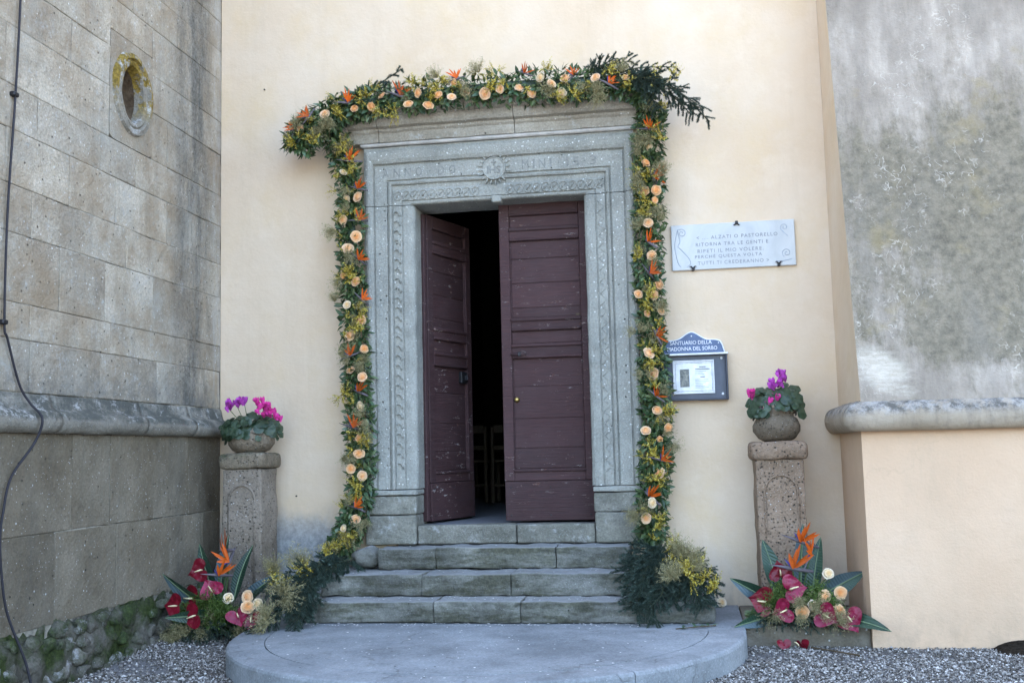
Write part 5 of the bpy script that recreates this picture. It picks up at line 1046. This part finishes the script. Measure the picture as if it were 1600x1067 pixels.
def arrangement(label, base, leaves, anth, roses, birds, seed, spread):
    random.seed(seed); t = thing('flower_arrangement', label, 'flower arrangement', base, 'floor arrangements before the pedestals'); B = V3(base)
    MB().lathe((B.x, B.y, B.z), [(.10, 0), (.115, .03), (.10, .07), (.03, .09)], 16, .01).build('foam_bowl', 'case_dark', t)
    for k, (a, b, w) in enumerate(leaves): big_leaf(t, V3(a), V3(b), w*.62, k)
    for (x, y, z, rot, dk) in anth:
        p = V3((x, y, z)); zz = V3((U(-.35, .35), -1, U(.0, .45))).normalized(); tip = V3((cos(radians(rot)), 0, sin(radians(rot)))); yv = (-tip-zz*(-tip).dot(zz)).normalized(); xv = yv.cross(zz)
        s = U(.082, .100); o = place('anthurium', HEART[dk], t, p, Matrix((xv, yv, zz)).transposed(), (s, s, s))
        c = bpy.data.objects.new('spadix', SPADIX); COL.objects.link(c); c.parent = o
        MB().tube([p-zz*.004+yv*.02, p.lerp(B, .45)+V3((0, .05, .03)), B+V3((U(-.05, .05), 0, .07))], .004, 5).build('flower_stem', 'stem_green', t)
    for k, p in enumerate(roses):
        place('rose', ROSES[4] if k in (0, 3) else random.choice(ROSES[:4]), t, p, face_rot((U(-.4, .5), -1, U(0, .6)), U(0, 6)), U(.040, .047)); MB().tube([V3(p)+V3((0, .03, -.02)), V3(p).lerp(B, .5)+V3((0, .05, .0)), B+V3((0, 0, .07))], .0035, 5).build('flower_stem', 'stem_green', t)
    for b in birds:
        bird(t, b, b[3], 1.35); MB().tube([V3(b[:3])+V3((0, .01, -.02)), V3(b[:3]).lerp(B, .5)+V3((0, .04, 0)), B+V3((0, 0, .07))], .005, 5).build('flower_stem', 'stem_green', t)
    for k in range(14): a = U(-1.0, 1.0); place('feathery_sprig', random.choice(WISPS), t, B+V3((a*spread*.62, -.16+U(-.1, .05), .02+U(.0, .18)*(1-abs(a)))), face_rot((a*1.2+U(-.5, .5), -1, U(-.5, .8)), U(0, 6)), U(.8, 1.15))
    for k in range(26): a = U(-1.0, 1.0); place('fern_sprig', random.choice(FERNS), t, B+V3((a*spread*.4, -.05+U(-.1, .05), .08+U(0, .22)*(1-abs(a)))), face_rot((a*.9, -.6, U(.2, 1.3)), U(0, 6)), U(.9, 1.35))
    for k in range(11):
        a = radians(-175+170*k/10); L = spread*U(.62, .95); e = B+V3((cos(a)*L, sin(a)*.24-.03, U(-.01, .03))); m_ = B+V3((cos(a)*L*.5, sin(a)*.18-.02, .09)); fir_bough('fir_bough', [B+V3((0, 0, .06)), m_, e], t, seed*7+k, 9, (.06, .12), .9)
    mb = MB()
    for k in range(800):
        a = U(-pi, 0) if U(0, 1) < .8 else U(0, pi); r = spread*.75*sqrt(U(0, 1)); p = B+V3((cos(a)*r, sin(a)*r*.45-.02, .03+.16*(1-r/(spread*.8))*U(.3, 1))); d = V3((cos(a), sin(a)*.8-.3, U(-.2, .9))); mb.leaf(p, d, (U(-.5, .5), -.7, 1), U(.04, .075), U(.016, .028), .25, .15)
    mb.build('foliage', 'ruscus', t, recalc=False, kind='stuff')
    return t
arrangement('floor arrangement of red anthuriums and strelitzia beside the mossy footing, lower left', (-2.0, -.90, .07), ARR_L_LEAVES, ARR_L_ANTH, ARR_L_ROSES, ARR_L_BIRDS, 31, .42)
arrangement('floor arrangement of magenta anthuriums and strelitzia before the right pedestal', (2.11, -.80, .147), ARR_R_LEAVES, ARR_R_ANTH, ARR_R_ROSES, ARR_R_BIRDS, 32, .42)

# ================================================================== SMALL THINGS ON THE GROUND
random.seed(77)
t = thing('fallen_anthurium', 'crushed red anthurium lying on the gravel below the right arrangement', 'flower', (2.05, -1.06, .025))
for k, (dx, rz) in enumerate(((-.06, .3), (.06, 2.4))): o = place('spathe', HEART[1], t, (2.05+dx, -1.06, .042), (radians(64), .3*k, rz), .05)
c = place('spadix', SPADIX, t, (2.06, -1.08, .045), (1.2, 0, .8), .06)
tag(MB().tube([(2.16, -1.08, .03), (2.28, -1.22, .034), (2.42, -1.36, .032)], [.006, .005, .007], 6).build('cut_stalk', 'twig'), 'dark cut flower stem lying on the gravel before the right arrangement', 'stem')
t = thing('fallen_rose', 'pale rose head lying on the landing between steps and right arrangement', 'flower', (1.625, -.14, .15)); place('rose_head', ROSES[4], t, (1.625, -.14, .185), face_rot((.4, -1, .4)), .04)
for d in (-1, 1): MB().leaf((1.60, -.15, .155), (d, -.6, .1), (0, 0, 1), .05, .022, .1, .1).build('leaf', 'ruscus_big', t, recalc=False)
tw = thing('fallen_twig', 'small leafy twig lying on the landing at the right end of the lowest step', 'twig', (1.48, -1.1, .152))
MB().tube([(1.30, -1.16, .158), (1.44, -1.10, .162), (1.56, -1.02, .158)], .004, 5).build('twig_stem', 'twig', tw)
for k in range(9): q = k/8; MB().leaf((1.32+.22*q, -1.15+.12*q, .16), (U(-.3, 1), U(-.6, .6), .1), (0, 0, 1), .06, .02, .1, .1).build('leaf', 'ruscus_big', tw, recalc=False)
tag(lump('dry_leaf', None, (1.80, -.93, .155), (.05, .03, .008), 'twig', 5, .8), 'curled dry brown leaf on the ledge beside the right arrangement', 'leaf')
mb = MB()
def flake(x, y, z):
    a = U(0, 6.3); s = U(.004, .010); o = len(mb.v); h = U(.0, .004)
    mb.v += [(x+s*cos(a), y+s*sin(a), z+.002), (x+s*cos(a+1.7), y+s*.8*sin(a+1.7), z+.002+h), (x+s*cos(a+3.3), y+s*sin(a+3.3), z+.003), (x+s*cos(a+4.8), y+s*.7*sin(a+4.8), z+.002+h)]; mb.f.append((o, o+1, o+2, o+3))
for k in range(430):
    r = U(0, 1)
    if r < .45: flake(U(-1.3, 1.5), -.92-abs(random.gauss(0, .07)), PT+.003)
    elif r < .62: a = U(-pi, 0); q = 1.6*sqrt(U(0, 1)); flake(PC[0]+q*cos(a), PC[1]+q*sin(a), PT+.003)
    elif r < .85: flake(U(-1.2, 1.1), U(-.88, -.66), .303)
    elif r < .96: flake(U(-1.1, .95), U(-.6, -.34), .462)
    else: flake(U(-.8, .8), U(-.28, -.09), .622)
o = tag(mb.build('scattered_petals', 'confetti', recalc=False), 'white petal flakes and rice scattered over the steps and landing', 'petals'); o['kind'] = 'stuff'

# gravel stones
import numpy as np
rng = np.random.default_rng(5); n = 105000
x = rng.uniform(-2.36, 4.7, n); y = rng.uniform(-3.0, -.30, n)
inpl = ((x-PC[0])**2+(y-PC[1])**2 < (PR+.004)**2) | ((np.abs(x-PC[0]) < PR) & (y > PC[1])); inl = (x > 1.74) & (x < 2.57) & (y > -.972); inb = (x >= 2.55) & (y > -1.004)
thin = np.array([mnoise.fractal(V3((a_*1.3, b_*1.9, 3.0)), 1.0, 2.0, 4) for a_, b_ in zip(x.tolist(), y.tolist())]); k = ~(inpl | inl | inb) & (rng.uniform(0, 1, n) > np.clip((thin-.05)*2.2, 0, .8)); x, y = x[k], y[k]
ss = lambda a, b, v: (lambda t: t*t*(3-2*t))(np.clip((v-a)/(b-a), 0, 1))
z = .02+.075*ss(-1.5, -2.35, x)*ss(-2.3, -.5, y); n = len(x)
base = np.array([(1, 0, 0), (-1, 0, 0), (0, 1, 0), (0, -1, 0), (0, 0, 1), (0, 0, -1)], float)
sc = np.clip(rng.lognormal(math.log(.0058), .36, n), .003, .016)
vv = base[None]*(1+rng.uniform(-.35, .35, (n, 6, 3))) + rng.uniform(-.3, .3, (n, 6, 3)); vv *= sc[:, None, None]*np.array([1.1, 1.1, .7]); a = rng.uniform(0, 6.28, n); ca, sa = np.cos(a)[:, None], np.sin(a)[:, None]
rx = vv[:, :, 0]*ca-vv[:, :, 1]*sa; ry = vv[:, :, 0]*sa+vv[:, :, 1]*ca; vv[:, :, 0], vv[:, :, 1] = rx, ry
vv[:, :, 0] += x[:, None]; vv[:, :, 1] += y[:, None]; vv[:, :, 2] += (z-.008+rng.uniform(0, .008, n))[:, None]
fb = np.array([(0, 2, 4), (2, 1, 4), (1, 3, 4), (3, 0, 4), (2, 0, 5), (1, 2, 5), (3, 1, 5), (0, 3, 5)]); ff = (fb[None]+np.arange(n)[:, None, None]*6).reshape(-1)
me = bpy.data.meshes.new('gravel'); me.vertices.add(n*6); me.vertices.foreach_set('co', vv.reshape(-1)); me.loops.add(n*24); me.loops.foreach_set('vertex_index', ff.astype(np.int32)); me.polygons.add(n*8); me.polygons.foreach_set('loop_start', np.arange(0, n*24, 3, dtype=np.int32)); me.update(calc_edges=True); me.materials.append(MT['gravel_stone'])
o = bpy.data.objects.new('gravel', me); COL.objects.link(o); tag(o, 'grey and white gravel covering the ground before the church', 'gravel', kind='stuff')
